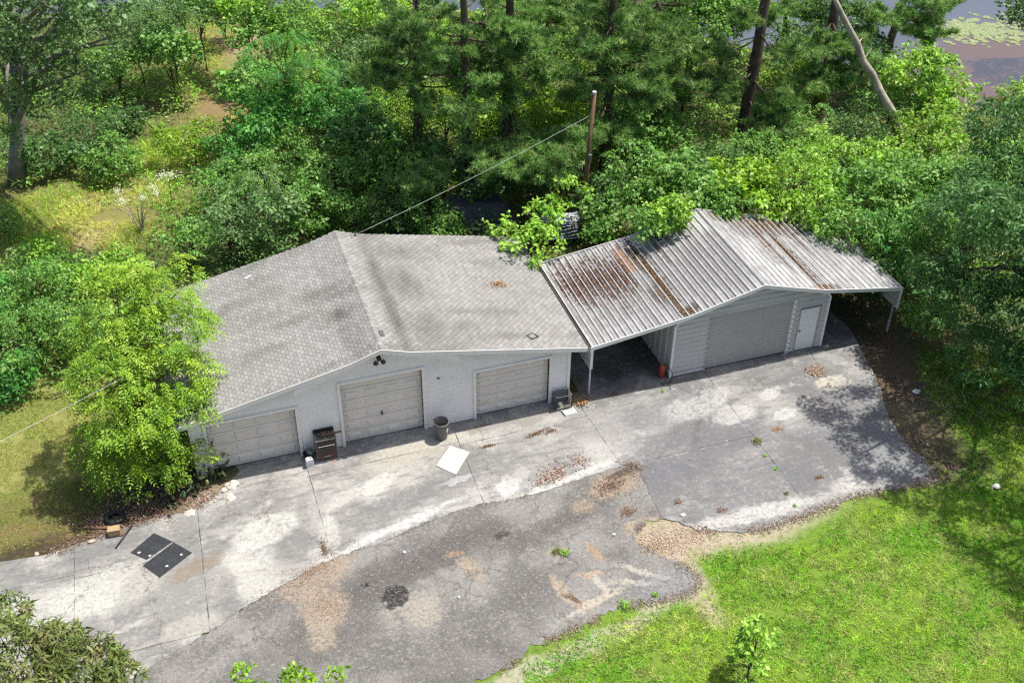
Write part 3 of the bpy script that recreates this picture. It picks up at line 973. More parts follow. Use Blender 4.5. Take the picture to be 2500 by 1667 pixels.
# hanging side panels
for x, z, sg in ((14.40, 2.34, -1), (27.58, 2.24, 1)):
    pan = MB()
    pr = []
    for r in range(4):
        zz = z - .02 - r * .235
        for ds, h in ((0, .03), (.03, .03), (.05, 0), (.215, 0)):
            pr.append((zz - ds, h))
    n = len(pr)
    V = [(x + sg * h + sg * .02, MY0, q) for q, h in pr] + [(x + sg * h + sg * .02, MY1, q) for q, h in pr]
    V2 = [(v[0] - sg * .012, v[1], v[2]) for v in V]
    F = [(i, i + 1, n + i + 1, n + i) for i in range(n - 1)]
    pan.add(V, F); pan.add(V2, [f[::-1] for f in F])
    spart(pan, 'side_panel', MWALL)
    spart(MB().box(x - .05, x + .05, MY0 - .04, MY0 - .005, z - .96, z + .05), 'corner_trim', MTRIM)
    spart(MB().box(x - .02 + sg * .02, x + .02 + sg * .02, MY0, MY1, z - .985, z - .945), 'bottom_rail', MTRIM)
    for yy in (0.0, 2.7, 5.45):
        spart(MB().box(x - .03 - sg * .05, x + .03 - sg * .05, yy - .03, yy + .03, 0.0, z - .05), 'post', STEEL)
    for yy in (0.0, 2.7, 5.45):
        xa, xb = (x, SX0) if sg < 0 else (SX1, x)
        spart(MB().prism([(xa, mroofz(xa) - .14), (xb, mroofz(xb) - .14), (xb, mroofz(xb) - .09), (xa, mroofz(xa) - .09)], 'y', yy + .045, yy + .095), 'rafter', STEEL)
# front wall: ribbed courses, cut round the two doors
RD = (19.28, 22.83, 2.56); WD = (23.18, 24.11, 2.05)
mz = lambda x: mroofz(x) - .09
BP = MP
def mchain(a, b, lo, hi):
    k = sorted(set(np.linspace(a, b, 60).tolist() + [x for x, _ in MP if a < x < b]))
    def f(x):
        z = mz(x)
        z = min(z, 2.42 + (x - SX0) * 1.25, 2.42 + (SX1 - x) * 1.25)
        return z
    k = [x for x in k if f(x) > lo + .004]
    if len(k) < 2: return None
    return [(k[0], lo), (k[-1], lo)] + [(x, min(hi, f(x))) for x in k][::-1]
CM = .232
z = 0.03
wcore = MB()
while z < 3.6:
    spans = []; cur = SX0
    for a, b, h in (RD, WD):
        if h > z + .06:
            spans.append((cur, a)); cur = b
    spans.append((cur, SX1))
    for a, b in spans:
        pg = mchain(a, b, z, z + CM)
        if pg is None or b - a < .02: continue
        n = len(pg)
        m = MB().prism(pg[::1], 'y', 0.0, .03)
        # raised rib along the lower edge of the course
        m.prism([(-.04, z + .006), (-.05, z + .02), (-.05, z + .05), (-.001, z + .08), (-.001, z + .0)], 'x', pg[0][0] + .01, pg[1][0] - .01)
        spart(m, 'wall_panel', MWALL)
    z += CM
# gable back wall and side walls
for x, sg in ((SX0, -1), (SX1, 1)):
    y = 0.03
    while y < MY1 - .1:
        m = MB()
        h = mroofz(x) - .1
        pr = [(y, 0), (y + .03, 0), (y + .05, .03), (y + .09, .03), (y + .11, 0), (y + .46, 0)]
        n = len(pr)
        V = [(x + sg * hh, yy, .03) for yy, hh in pr] + [(x + sg * hh, yy, h) for yy, hh in pr]
        m.add(V, [(i, i + 1, n + i + 1, n + i) for i in range(n - 1)])
        m.box(min(x - sg * .006, x - sg * .025), max(x - sg * .006, x - sg * .025), y, min(y + .459, MY1 - .05), .03, h)
        spart(m, 'side_wall_panel', MWALL)
        y += .46
spart(MB().prism([(SX0 + .03, .03), (SX1 - .03, .03), (SX1 - .03, 2.8), (21.25, 3.5), (SX0 + .03, 2.8)], 'y', MY1 - .1, MY1 - .06), 'back_wall', MWALL)
for x, sg in ((SX0, -1), (SX1, 1)):
    spart(MB().box(x - .045, x + .045, -.045, -.002, .0, 2.42), 'corner_trim', MTRIM)
    spart(MB().prism([(x - .045, 2.42), (x + .045, 2.42), (x - sg * .30 + .045, 2.82), (x - sg * .30 - .045, 2.82)], 'y', -.045, -.002), 'corner_brace', MTRIM)
# roll-up door
rd = spart(MB().box(RD[0], RD[1], .05, .08, .03, RD[2]), 'rollup_door', MDOOR)
NS = 16
for i in range(NS):
    z0 = .03 + (RD[2] - .03) * i / NS; z1 = .03 + (RD[2] - .03) * (i + 1) / NS
    MB().prism([(.05, z0), (.034, z0 + .012), (.03, (z0 + z1) / 2), (.036, z1 - .02), (.05, z1 - .004)], 'x', RD[0] + .002, RD[1] - .002).build('slat', MDOOR, rd)
spart(MB().box(RD[0] - .035, RD[0] + .01, -.035, .05, 0, RD[2] + .02), 'door_track', GREYM)
spart(MB().box(RD[1] - .01, RD[1] + .10, -.05, .05, 0, RD[2] + .02), 'door_track', MTRIM)
spart(MB().box(RD[0], RD[1], -.03, .05, RD[2], RD[2] + .05), 'door_header', GREYM)
wd = spart(MB().box(WD[0] + .05, WD[1] - .05, .0, .04, .03, WD[2] - .04), 'entry_door', MTRIM)
for a, b, c0, d in ((WD[0], WD[0] + .05, .0, WD[2]), (WD[1] - .05, WD[1], .0, WD[2]), (WD[0] + .05, WD[1] - .05, WD[2] - .04, WD[2])):
    spart(MB().box(a, b, -.02, .045, c0, d), 'door_frame', GREYM)
kb = MB().lathe([(.0, -.07), (.032, -.065), (.036, -.045), (.02, -.02), (.012, .0)], (0, 0, 0), 10)
kb.V = [(WD[0] + .12 + v[0], v[2] - .0, 1.0 + v[1]) for v in kb.V]
o = kb.build('knob', BLACK); o.parent = wd
spart(MB().box(SX0, SX1, .03, .12, .0, .03), 'sill', DARKIN)

# ---------------------------------------------------------------- loose things on the pads
def thing(name, label, cat, loc, rz=0.0, group=None):
    o = empty(name, loc, label, cat, group); o.rotation_euler = (0, 0, rz); return o

q = W(1078, 1067)
CANM = simple('grey_bin_plastic', (.125, .125, .12), .5, .4, 0, .1, 3, 30, (.2, .2, .19), .3)
can = thing('trash_can', 'open grey plastic trash can standing against the siding', 'trash can', (q[0], q[1], 0.0))
MB().lathe([(0, .005), (.20, .005), (.205, .0), (.215, .06), (.255, .55), (.265, .60), (.275, .72), (.262, .72), (.245, .55), (.195, .03), (0, .03)], k=28).build('body', CANM, can, True)
MB().lathe([(.275, .715), (.298, .715), (.302, .745), (.29, .765), (.272, .765), (.262, .72)], k=28).build('rim', CANM, can, True)
for a in (.35, .35 + math.pi):
    MB().tube([(.285 * math.cos(a - .22), .285 * math.sin(a - .22), .66), (.335 * math.cos(a), .335 * math.sin(a), .665), (.285 * math.cos(a + .22), .285 * math.sin(a + .22), .66)], .014, 6).build('handle', CANM, can)
def lump(name, c, r, mat, seed, label, cat, sq=(1, 1, .7), group=None):
    rg = np.random.default_rng(seed)
    bm = bmesh.new(); bmesh.ops.create_icosphere(bm, subdivisions=2, radius=1)
    me = bpy.data.meshes.new(name)
    ph = rg.random(9) * 6
    for v in bm.verts:
        k = 1 + .16 * math.sin(v.co.x * 3.1 + ph[0]) + .14 * math.sin(v.co.y * 3.7 + ph[1]) + .12 * math.sin(v.co.z * 4.1 + ph[2]) + .07 * math.sin(v.co.x * 7 + v.co.y * 6 + ph[3])
        v.co = Vector((v.co.x * r * sq[0] * k, v.co.y * r * sq[1] * k, v.co.z * r * sq[2] * k))
    bm.to_mesh(me); bm.free()
    o = obj(name, me, mat, None, c)
    return tag(o, label, cat, group)
PAPER = simple('white_paper', (.55, .55, .53), .8, .2, 0, .1)
lump('trash_bag', (q[0] + .02, q[1] - .05, .38), .19, PAPER, 4, 'crumpled white bag inside the grey trash can', 'bag', (1, .9, .55))

RUST = simple('rusty_enamel', (.085, .045, .032), .6, .4, 0, .5, 4, 30, (.20, .085, .045), .6)
RUSTD = simple('dark_enamel', (.030, .024, .022), .45, .5, 0, .4, 4, 30, (.10, .05, .03), .5)
OLIVE = simple('dull_steel', (.13, .13, .115), .6, .4, 0, .2, 4, 30, (.12, .07, .04), .5)
st_ = thing('old_stove', 'rusty brown kitchen range with bare oven front beside left garage door', 'stove', (4.38, -.30, 0))
b = MB(); b.box(-.36, -.335, -.26, .26, .02, .92).box(.335, .36, -.26, .26, .02, .92).box(-.335, .335, .235, .26, .02, .92).box(-.335, .335, -.24, .235, .02, .05)
b.build('cabinet', OLIVE, st_)
MB().box(-.37, .37, -.27, .265, .92, .945).build('cooktop', OLIVE, st_)
MB().box(-.335, .335, -.262, -.235, .76, .91).build('control_panel', RUSTD, st_)
for i in range(5):
    MB().tube([(-.24 + i * .12, -.262, .835), (-.24 + i * .12, -.295, .835)], .026, 10).build('knob', BLACK, st_)
od = MB().box(-.33, .33, -.265, -.235, .27, .745).build('oven_door', RUST, st_)
MB().box(-.23, .23, -.272, -.264, .36, .63).build('window', RUSTD, od)
MB().tube([(-.27, -.30, .70), (.27, -.30, .70)], .012, 7).box(-.275, -.255, -.302, -.264, .69, .71).box(.255, .275, -.302, -.264, .69, .71).build('handle', STEEL, od)
dr = MB().box(-.33, .33, -.265, -.235, .06, .255).build('drawer', RUST, st_)
MB().box(-.12, .12, -.28, -.264, .19, .21).build('handle', STEEL, dr)
MB().box(-.36, .36, .20, .26, .945, 1.06).build('back_guard', RUSTD, st_)
for i, (gx_, gy_) in enumerate(((-.18, -.12), (.18, -.12), (-.18, .1), (.18, .1))):
    MB().lathe([(.095, 0), (.1, .012), (.085, .014), (.07, .008)], (gx_, gy_, .946), 14).build('burner', BLACK, st_)
tag(MB().box(-.36, .36, -.03, .03, -.02, .02).build('wood_strip', WOODB, None, False, (4.62, -.34, 1.085)), 'brown wood strip lying across the top of the old stove', 'wood')
bpy.data.objects['wood_strip'].rotation_euler = (0, .05, .12)
bpy.data.objects['wood_strip'].location.z = .968 + .02
o = MB().box(-.05, .05, -.035, .035, 0, .012).box(-.03, .05, -.02, .02, .012, .03).build('work_glove', simple('orange_cloth', (.55, .25, .14), .9), None, False, (4.60, -.70, .0))
tag(o, 'small orange glove on the pad at the stove foot', 'glove'); o.rotation_euler = (0, 0, .3)

q = W(757, 1137)
JUGM = simple('white_jug_plastic', (.74, .75, .76), .45, .4, 0, .05)
jug = thing('plastic_jug', 'white plastic jug on the pad left of the stove', 'jug', (q[0], q[1], 0), .15)
MB().prism([(-.13, .02), (-.12, 0), (.12, 0), (.13, .02), (.13, .27), (.10, .34), (-.02, .36), (-.11, .34), (-.13, .30)], 'y', -.085, .085).build('body', JUGM, jug)
MB().lathe([(.033, 0), (.033, .05), (.03, .055), (0, .055)], (.06, 0, .345), 12).build('cap', simple('grey_cap', (.35, .36, .38), .5), jug)
MB().tube([(-.10, 0, .30), (-.105, 0, .385), (-.03, 0, .405), (.01, 0, .36)], .015, 7).build('handle', JUGM, jug)
MB().box(-.09, .09, -.0885, -.0855, .07, .22).build('paper_label', simple('faded_label', (.55, .57, .60), .8), jug)
q = W(722, 1105)
pot = thing('plant_pot', 'black plastic pot tucked between the left door and the stove', 'pot', (3.72, -.30, 0))
MB().lathe([(0, .01), (.11, .0), (.15, .28), (.165, .28), (.165, .31), (.14, .31), (.135, .25), (0, .25)], k=18).build('body', BLACK, pot, True)
o = tag(lump('green_bundle', (3.80, -.34, .38), .15, simple('dull_green', (.13, .16, .13), .8, .3, 0, .3), 8, 'dull green bundle resting on the black pot by the stove', 'bundle', (1, .7, .8)))
o = lump('red_rag', (3.72, -.62, .05), .11, simple('red_cloth', (.16, .03, .025), .9), 9, 'dark red rag on the pad behind the white jug', 'rag', (1, 1.2, .45))

# sheet of board, two mats
def sheet(name, pts, z0, z1, mat, label, cat, sag=0.0):
    P = [W(u, v) for u, v in pts]
    c_ = sum(P) / len(P)
    V, F = [], []
    N = 8
    for i in range(N + 1):
        for j in range(N + 1):
            a, b_ = i / N, j / N
            q_ = (P[0] * (1 - a) + P[1] * a) * (1 - b_) + (P[3] * (1 - a) + P[2] * a) * b_ - c_
            zz = z1 + sag * (math.sin(a * 5.1 + 1) * .5 + math.sin(b_ * 4 + a * 3) * .5 + .9)
            V.append((q_[0], q_[1], zz))
    n = len(V)
    V += [(x, y, max(z0, z - (z1 - z0))) for x, y, z in V]
    for i in range(N):
        for j in range(N):
            k = i * (N + 1) + j
            F.append((k, k + N + 1, k + N + 2, k + 1)[::-1]); F.append((n + k, n + k + N + 1, n + k + N + 2, n + k + 1))
    bd = [i * (N + 1) for i in range(N + 1)] + [N * (N + 1) + j for j in range(1, N + 1)] + [i * (N + 1) + N for i in range(N - 1, -1, -1)] + list(range(N - 1, 0, -1))
    for a, b_ in zip(bd, bd[1:] + bd[:1]): F.append((a, b_, n + b_, n + a))
    o = obj(name, mesh_np(name, V, F), mat, None, (c_[0], c_[1], 0))
    return tag(o, label, cat)
PLY = simple('bleached_plywood', (.52, .49, .42), .85, .15, 0, .12, 5, 30, (.22, .18, .12), .6)
ply = sheet('plywood_sheet', [(1099, 1089), (1147, 1104), (1113, 1159), (1065, 1137)], .001, .016, PLY, 'bleached cream plywood sheet lying on the concrete pad', 'board', .012)
for f0 in (.2, .92, .86):
    A = [W(1099, 1089), W(1147, 1104), W(1113, 1159), W(1065, 1137)]
RUBBER = simple('black_rubber', (.028, .030, .035), .75, .25, 0, .3, 6, 40, (.10, .10, .10), .35)
sheet('rubber_mat', [(376, 1301), (421, 1322), (358, 1366), (319, 1349)], .001, .014, RUBBER, 'black rubber mat nearest the litter bed, upper of the pair', 'mat')
sheet('rubber_mat', [(424, 1324), (469, 1349), (390, 1410), (349, 1380)], .001, .014, RUBBER, 'black rubber mat, lower of the pair on the driveway', 'mat')
for i, (u, v) in enumerate(((366, 1357), (443, 1354), (408, 1382), (340, 1349))):
    o = lump('paper_scrap', (*W(u, v)[:2], .022), .035, PAPER, 60 + i, ['white paper scrap on the upper rubber mat near the seam', 'white paper scrap near the right corner of the lower mat', 'white paper scrap in the middle of the lower mat', 'white paper scrap at the left corner of the upper mat'][i], 'scrap', (1.4, 1, .25))

# timber, block, pipe, tyre at the bed edge
def plank(p0, p1, w, h, z, mat, name, label):
    d = p1 - p0; L = math.hypot(d[0], d[1]); c_ = (p0 + p1) / 2
    o = MB().box(-L / 2, L / 2, -w / 2, w / 2, 0, h).build(name, mat, None, False, (c_[0], c_[1], z))
    o.rotation_euler = (0, 0, math.atan2(d[1], d[0]))
    return tag(o, label, 'timber')
plank(W(206, 1287), W(268, 1288), .13, .09, -.05, WOODB, 'timber_plank', 'weathered brown plank pointing left from the tan block')
plank(W(262, 1309), W(306, 1303), .16, .05, 0.0, WOODB, 'timber_plank', 'short dark plank under the tan block at the driveway edge')
q = W(281, 1303)
o = MB().box(-.19, .19, -.13, .13, 0, .22).build('wood_block', WOODT, None, False, (q[0], q[1], .052)); o.rotation_euler = (0, 0, -.06)
tag(o, 'tan wooden block sitting on the short plank', 'block')
a, b_ = W(283, 1339), W(325, 1285)
tag(MB().tube([(0, 0, .028), (b_[0] - a[0], b_[1] - a[1], .10)], .026, 10).build('black_pipe', BLACK, None, True, (a[0], a[1], 0)), 'black pipe lying from the litter bed onto the driveway', 'pipe')
q = W(281, 1266)
tyre = thing('scrap_tire', 'old tire lying in the leaf litter behind the tan block', 'tire', (q[0], q[1], -.06))
prof = [(.17, .03), (.20, .0), (.29, .0), (.33, .04), (.335, .10), (.33, .16), (.29, .20), (.20, .20), (.17, .17), (.175, .10), (.17, .03)]
MB().lathe(prof, k=26).build('casing', BLACK, tyre, True)
tr = MB()
for k in range(26):
    a = 2 * math.pi * k / 26
    tr.add([(.337 * math.cos(a + s), .337 * math.sin(a + s), zz) for s, zz in ((-.07, .05), (.07, .05), (.07, .15), (-.07, .15))] + [(.348 * math.cos(a + s), .348 * math.sin(a + s), zz) for s, zz in ((-.05, .06), (.05, .06), (.05, .14), (-.05, .14))],
           [(4, 5, 6, 7), (0, 1, 5, 4), (1, 2, 6, 5), (2, 3, 7, 6), (3, 0, 4, 7)])
tr.build('tread', RUBBER, tyre)

# wire crate and tray by the garage corner
cr = thing('wire_crate', 'dark metal crate with mesh side at the right garage corner', 'crate', (13.25, -.34, 0))
for x, y in ((-.3, -.2), (.3, -.2), (-.3, .2), (.3, .2)):
    MB().box(x - .014, x + .014, y - .014, y + .014, 0, .62).build('leg', BLACK, cr)
MB().box(-.31, .31, .195, .21, .05, .62).build('back_panel', simple('slate_panel', (.11, .125, .13), .5, .4), cr)
MB().box(-.312, -.296, -.19, .19, .06, .6).build('side_panel', simple('slate_panel', (.11, .125, .13)), cr)
for i in range(9):
    yy = -.17 + i * .0425
    MB().tube([(.3, yy, .05), (.3, yy, .61)], .004, 5).build('wire', STEEL, cr)
for zz in (.12, .26, .40, .54):
    MB().tube([(.305, -.19, zz), (.305, .19, zz)], .004, 5).build('wire', STEEL, cr)
MB().box(-.29, .29, -.21, .19, .055, .07).build('shelf', OLIVE, cr)
for zz in (.612,):
    MB().box(-.31, .31, -.212, -.19, zz, zz + .02).box(-.31, -.288, -.19, .195, zz, zz + .02).box(.288, .31, -.19, .195, zz, zz + .02).build('top_rim', OLIVE, cr)
o = MB().prism([(-.26, 0), (.26, 0), (.29, .06), (.27, .06), (.24, .015), (-.24, .015), (-.27, .06), (-.29, .06)], 'y', -.17, .17).build('metal_tray', simple('pale_tray', (.40, .42, .40), .4, .5), None, False, (13.42, -.72, 0.001))
tag(o, 'shallow pale tray on the pad in front of the wire crate', 'tray'); o.rotation_euler = (0, 0, .1)

# red cylinder and hose by the shed corner
q = W(1614, 925)
RED = simple('faded_red_paint', (.42, .055, .03), .55, .4, 0, .2, 4, 30, (.15, .04, .03), .5)
cy = thing('red_cylinder', 'faded red metal cylinder standing at the shed corner inside carport', 'cylinder', (17.52, .12, 0))
MB().lathe([(0, .0), (.105, .0), (.115, .02), (.115, .50), (.10, .56), (.05, .60), (0, .605)], k=18).build('body', RED, cy, True)
MB().lathe([(.03, .59), (.03, .66), (.018, .68), (0, .68)], k=10).build('valve', OLIVE, cy, True)
MB().lathe([(.118, .08), (.12, .09), (.118, .10)], k=18).build('band', BLACK, cy, True)
tag(MB().tube([(17.52, .12, .66), (17.62, -.02, .62), (17.78, -.12, .45), (17.84, -.16, .3), (17.80, -.2, .02), (17.70, -.32, .02), (17.45, -.3, .02), (17.3, -.26, .02), (17.4, -.42, .02), (17.62, -.5, .02), (17.5, -.72, .02)], .012, 6).build('rubber_hose', BLACK, None, True),
    'thin black hose trailing from the red cylinder onto the pad', 'hose')
# lintel scrap by the entry door
o = MB().box(-.14, .14, -.05, .05, 0, .05).box(-.02, .1, -.1, -.05, 0, .04).build('brick_scrap', simple('pale_brick', (.40, .36, .31), .9, .1, 0, .3), None, False, (24.62, -.14, .001)); o.rotation_euler = (0, 0, .4)
tag(o, 'broken pale brick beside the entry door corner of the shed', 'brick')

# floodlight under the gable peak
fl = thing('floodlight', 'twin-head dark floodlight under the gable peak', 'floodlight', (6.52, -.30, 3.78))
MB().box(-.07, .07, -.02, .27, -.05, .05).build('bracket', BLACK, fl)
for s in (-1, 1):
    h_ = MB().lathe([(0, .0), (.04, .01), (.06, .06), (.095, .15), (.085, .15), (.05, .08), (0, .07)], k=14)
    h_.V = [Matrix.Rotation(math.radians(200), 3, 'X') @ Vector(v) + Vector((s * .13, -.06, .02)) for v in h_.V]
    h_.V = [tuple(v) for v in h_.V]
    h_.build('lamp_head', BLACK, fl, True)
# small hook on siding
tag(MB().box(-.05, .05, -.03, .0, -.02, .02).build('wall_hook', BLACK, None, False, (8.62, -.012, 2.24)), 'small dark hook on the siding right of the middle door', 'hook')

# utility pole, guy, wires
POLEW = simple('pole_wood', (.17, .11, .07), .9, .1, 0, .3, 1.5, 25)
pb = W(1415, 594); pz = float(zg(pb[0], pb[1]))
ptop = Vector((pb[0] + .35, pb[1] + .1, 7.25))
pole = thing('utility_pole', 'leaning brown wooden utility pole behind the metal roof', 'pole', (pb[0], pb[1], pz - .2))
MB().tube([(0, 0, 0), (.17, .05, 3.6), (ptop.x - pb[0], ptop.y - pb[1], ptop.z - pz + .2)], [.125, .11, .088], 14).build('shaft', POLEW, pole, True)
o = MB().tube([(0, 0, 0), (0, 0, .09)], [.094, .09], 14).build('cap', simple('zinc_cap', (.45, .46, .47), .5, .5), pole); o.location = (ptop.x - pb[0], ptop.y - pb[1], ptop.z - pz + .175)
cb = MB().box(-.06, .06, -.26, -.1, 4.5, 4.75).build('bracket', OLIVE, pole); cb.location = (.22, .06, 0)
MB().tube([(.02, -.17, .3), (.18, -.10, 3.6), (.33, -.04, 6.2)], .018, 6).build('ground_wire', simple('rust_conduit', (.22, .10, .06), .7), pole)
def wire(a, b, sag, r, label, mat, n=18):
    P = []
    for i in range(n + 1):
        f = i / n
        p_ = Vector(a).lerp(Vector(b), f); p_.z -= sag * 4 * f * (1 - f); P.append(p_ - Vector(a))
    return tag(MB().tube(P, r, 5).build('overhead_wire', mat, None, True, a), label, 'wire')
WIREM = simple('pale_wire', (.52, .53, .52), .5, .4)
ra = W(905, 582, 3.95)
wire((7.35, 7.4, 4.02), (ptop.x - .05, ptop.y - .08, 6.35), .12, .007, 'pale service wire running from the roof ridge to the utility pole', WIREM)
MB().tube([(0, 0, -.1), (0, 0, .12)], .03, 8).build('wire_bracket', BLACK, garage, False, (7.35 - 6.8, 7.4, 3.95))
wa = W(480, 818, 3.1)
wb = W(-40, 1097, 6.5)
wire((float(wa[0]), float(wa[1]), 3.1), (float(wb[0]), float(wb[1]), 6.5), .1, .006, 'thin pale wire crossing in front of the feathery tree at left', WIREM)
MB().tube([(0, 0, -.25), (0, 0, .05)], .03, 8).build('wire_bracket', BLACK, garage, False, (float(wa[0]) - 6.8, float(wa[1]), 3.1))
gp = W(1355, 586)
wire((float(gp[0]), float(gp[1]), float(zg(gp[0], gp[1])) + .02), (pb[0] + .07, pb[1], 1.2 + .2), 0, .014, 'short pale guy wire at the foot of the utility pole', WIREM, 3)

# things half hidden behind the roof
SLATE = simple('slate_tarp', (.075, .085, .10), .7, .25, 0, .25, 2, 20)
q = W(1155, 540)
tp = thing('tarp_heap', 'dark slate tarp over a heap between shrubs behind the shingle roof', 'tarp', (q[0], q[1], -.1))
NN = 22
xs_, ys_ = np.meshgrid(np.linspace(-1, 1, NN), np.linspace(-1, 1, NN))
hh = 1.35 * np.clip(1.25 - np.maximum(np.abs(xs_), np.abs(ys_)) ** 3 * 1.3, 0, 1) * (.85 + .3 * fbm(xs_ * 2 + 9, ys_ * 2 + 4))
ii = np.arange(NN * NN).reshape(NN, NN)
FF = np.stack([ii[:-1, :-1], ii[:-1, 1:], ii[1:, 1:], ii[1:, :-1]], -1).reshape(-1, 4)
obj('cover', mesh_np('cover', np.stack([xs_ * 2.0, ys_ * 1.1, hh], -1).reshape(-1, 3), FF, smooth=True), SLATE, tp)
MB().tube([(-1.9, -1.0, .3), (-.5, -1.12, .42), (.6, -1.1, .36), (1.9, -.95, .3)], .02, 6).build('rope', WIREM, tp)
q = W(1382, 578)
sk = thing('sheet_metal_stack', 'pale grey stacked roofing sheets beside the utility pole foot', 'stack', (q[0] - .1, q[1], -.06), -.08)
PALEG = simple('pale_sheet', (.42, .45, .47), .5, .4, 0, .1, 2, 30, (.2, .2, .19), .4)
MB().box(-.9, -.75, -.5, .5, 0, .35).box(.75, .9, -.5, .5, 0, .35).build('bearer', WOODB, sk)
for i in range(7):
    zz = .36 + i * .11
    n = 19
    P = [(-1.0 + 2.0 * k / (n - 1), zz + (.028 if k % 2 else 0) + .05 * math.sin(k * .4 + i)) for k in range(n)]
    y0, y1 = -.62 + i * .06, .55 + .05 * math.sin(i * 2)
    V = [(x, y0, z) for x, z in P] + [(x, y1, z) for x, z in P] + [(x, y0, z - .02) for x, z in P] + [(x, y1, z - .02) for x, z in P]
    F = [(k, k + 1, n + k + 1, n + k) for k in range(n - 1)] + [(2 * n + k, 3 * n + k, 3 * n + k + 1, 2 * n + k + 1) for k in range(n - 1)] + [(k, 2 * n + k, 2 * n + k + 1, k + 1) for k in range(n - 1)]
    MB().add(V, F).build('sheet', PALEG, sk)

# scraps on the shingle roof
def on_roof(x, y, dz=0.0): return (x, y, roofz(x) + .02 + dz)
o = MB().prism([(-.12, 0), (.1, -.01), (.16, .03), (.14, .045), (-.1, .03)], 'y', -.05, .05).build('white_scrap', PAPER, None, False, on_roof(*W(604, 679, 3.3)[:2]))
tag(o, 'white scrap lying on the left slope of the shingle roof', 'scrap'); o.rotation_euler = (0, -.2, .2)
x, y = W(932, 822, 4.0)[:2]
o = MB().box(-.08, .08, -.15, .15, 0, .02).build('roof_patch', simple('dark_felt', (.09, .095, .08), .9), None, False, on_roof(x, y)); o.rotation_euler = (0, .34, 0)
tag(o, 'dark felt patch right of the ridge near the front edge', 'patch')
x, y = W(1300, 822, 2.9)[:2]
fr = thing('picture_frame', 'small broken dark wood frame on the right shingle slope', 'picture frame', on_roof(x, y)); fr.rotation_euler = (0, .2, .5)
for d in ((-.18, .18, -.15, -.125), (-.18, .18, .125, .15), (-.18, -.155, -.125, .125), (.155, .18, -.125, .125)):
    MB().box(*d, 0, .025).build('frame_bar', RUSTD, fr)

# ---------------------------------------------------------------- litter scattered as real flakes
def flakes(rg, n, cx, cy, rx, ry, ang, zf, size, cols, shape='ell', stick=.0, asp=.55):
    r = np.minimum(np.abs(rg.normal(0, .55, n)) + .08 * rg.random(n), 1.6); a = rg.random(n) * 2 * math.pi
    r = r * (.75 + .5 * fbm(np.cos(a) * 1.6 + cx, np.sin(a) * 1.6 + cy))
    lx, ly = r * np.cos(a) * rx, r * np.sin(a) * ry
    c_, s_ = math.cos(math.radians(ang)), math.sin(math.radians(ang))
    x = cx + lx * c_ - ly * s_; y = cy + lx * s_ + ly * c_
    keep = fbm(x * 2.2 + 3, y * 2.2) > .42 if shape == 'patchy' else np.ones(n, bool)
    if zf is mroofn: keep &= (y > MY0 + .03) & (y < MY1 - .03)
    x, y = x[keep], y[keep]; n = len(x)
    P = np.stack([x, y, zf(x, y) + rg.random(n) * .02 + .006], -1)
    th = rg.random(n) * 2 * math.pi
    A = np.stack([np.cos(th), np.sin(th), rg.normal(0, .25, n)], -1)
    N = np.stack([rg.normal(0, .45, n), rg.normal(0, .45, n), np.ones(n)], -1)
    L = size * (.6 + .8 * rg.random(n))
    C = np.array(cols)[rg.integers(0, len(cols), n)] * (.7 + .6 * rg.random((n, 1)))
    return leafq(P, N, A, L, L * asp) + (C,)


def unit(a): return a / (np.linalg.norm(a, axis=-1, keepdims=True) + 1e-9)
def leafq(P, N, A, L, Wd, fold=.12, droop=.12):
    N = unit(N); A = unit(A - (A * N).sum(-1, keepdims=True) * N); S = np.cross(N, A)
    L = np.asarray(L)[:, None]; Wd = np.asarray(Wd)[:, None]
    v = np.stack([P, P + A * L * .45 + S * Wd * .5 + N * fold * Wd, P + A * L - N * L * droop, P + A * L * .45 - S * Wd * .5 + N * fold * Wd], 1)
    n = len(P)
    return v.reshape(-1, 3), np.arange(4 * n).reshape(n, 4)
def leafobj(name, parts, mat, parent=None):
    V, F, C = [], [], []
    k = 0
    for v, f, c_ in parts:
        V.append(v); F.append(f + k); k += len(v); C.append(np.repeat(c_, 4, 0))
    return obj(name, mesh_np(name, np.concatenate(V), np.concatenate(F), np.concatenate(C)), mat, parent)
DEAD = foliage_mat('dead_leaf', .08, .85, .1)
BRN = [(.19, .13, .095), (.27, .20, .155), (.13, .088, .065), (.34, .27, .215), (.20, .12, .09)]
PNK = [(.29, .20, .165), (.38, .29, .245), (.21, .125, .10), (.45, .38, .33)]
STRAW = [(.14, .085, .045), (.20, .13, .07), (.10, .06, .035), (.25, .17, .09)]
rg = np.random.default_rng(21)
mroofn = lambda x, y: np.array([mroofz(float(a)) for a in np.atleast_1d(x)]) + .004
flat = lambda z0: (lambda x, y: np.full(np.shape(x), z0))
def patch(name, label, specs):
    o = leafobj(name, [flakes(rg, *s) for s in specs], DEAD)
    return tag(o, label, 'litter', kind='stuff')
def pw_(u, v): return tuple(W(u, v)[:2])
patch('leaf_litter', 'pinkish dead leaves strewn on the middle pad', [(900, *pw_(1365, 1150), .85, .55, 20, flat(.0), .075, PNK, 'patchy'), (260, *pw_(1330, 1170), .55, .25, 10, flat(0), .075, PNK), (220, *pw_(1415, 1125), .3, .4, 0, flat(0), .07, PNK)])
patch('leaf_litter', 'dry leaves gathered in the broken asphalt corner', [(700, *pw_(1495, 1185), .9, .5, 15, flat(-.014), .06, BRN, 'patchy'), (250, *pw_(1535, 1250), .35, .25, 0, flat(-.014), .05, BRN)])
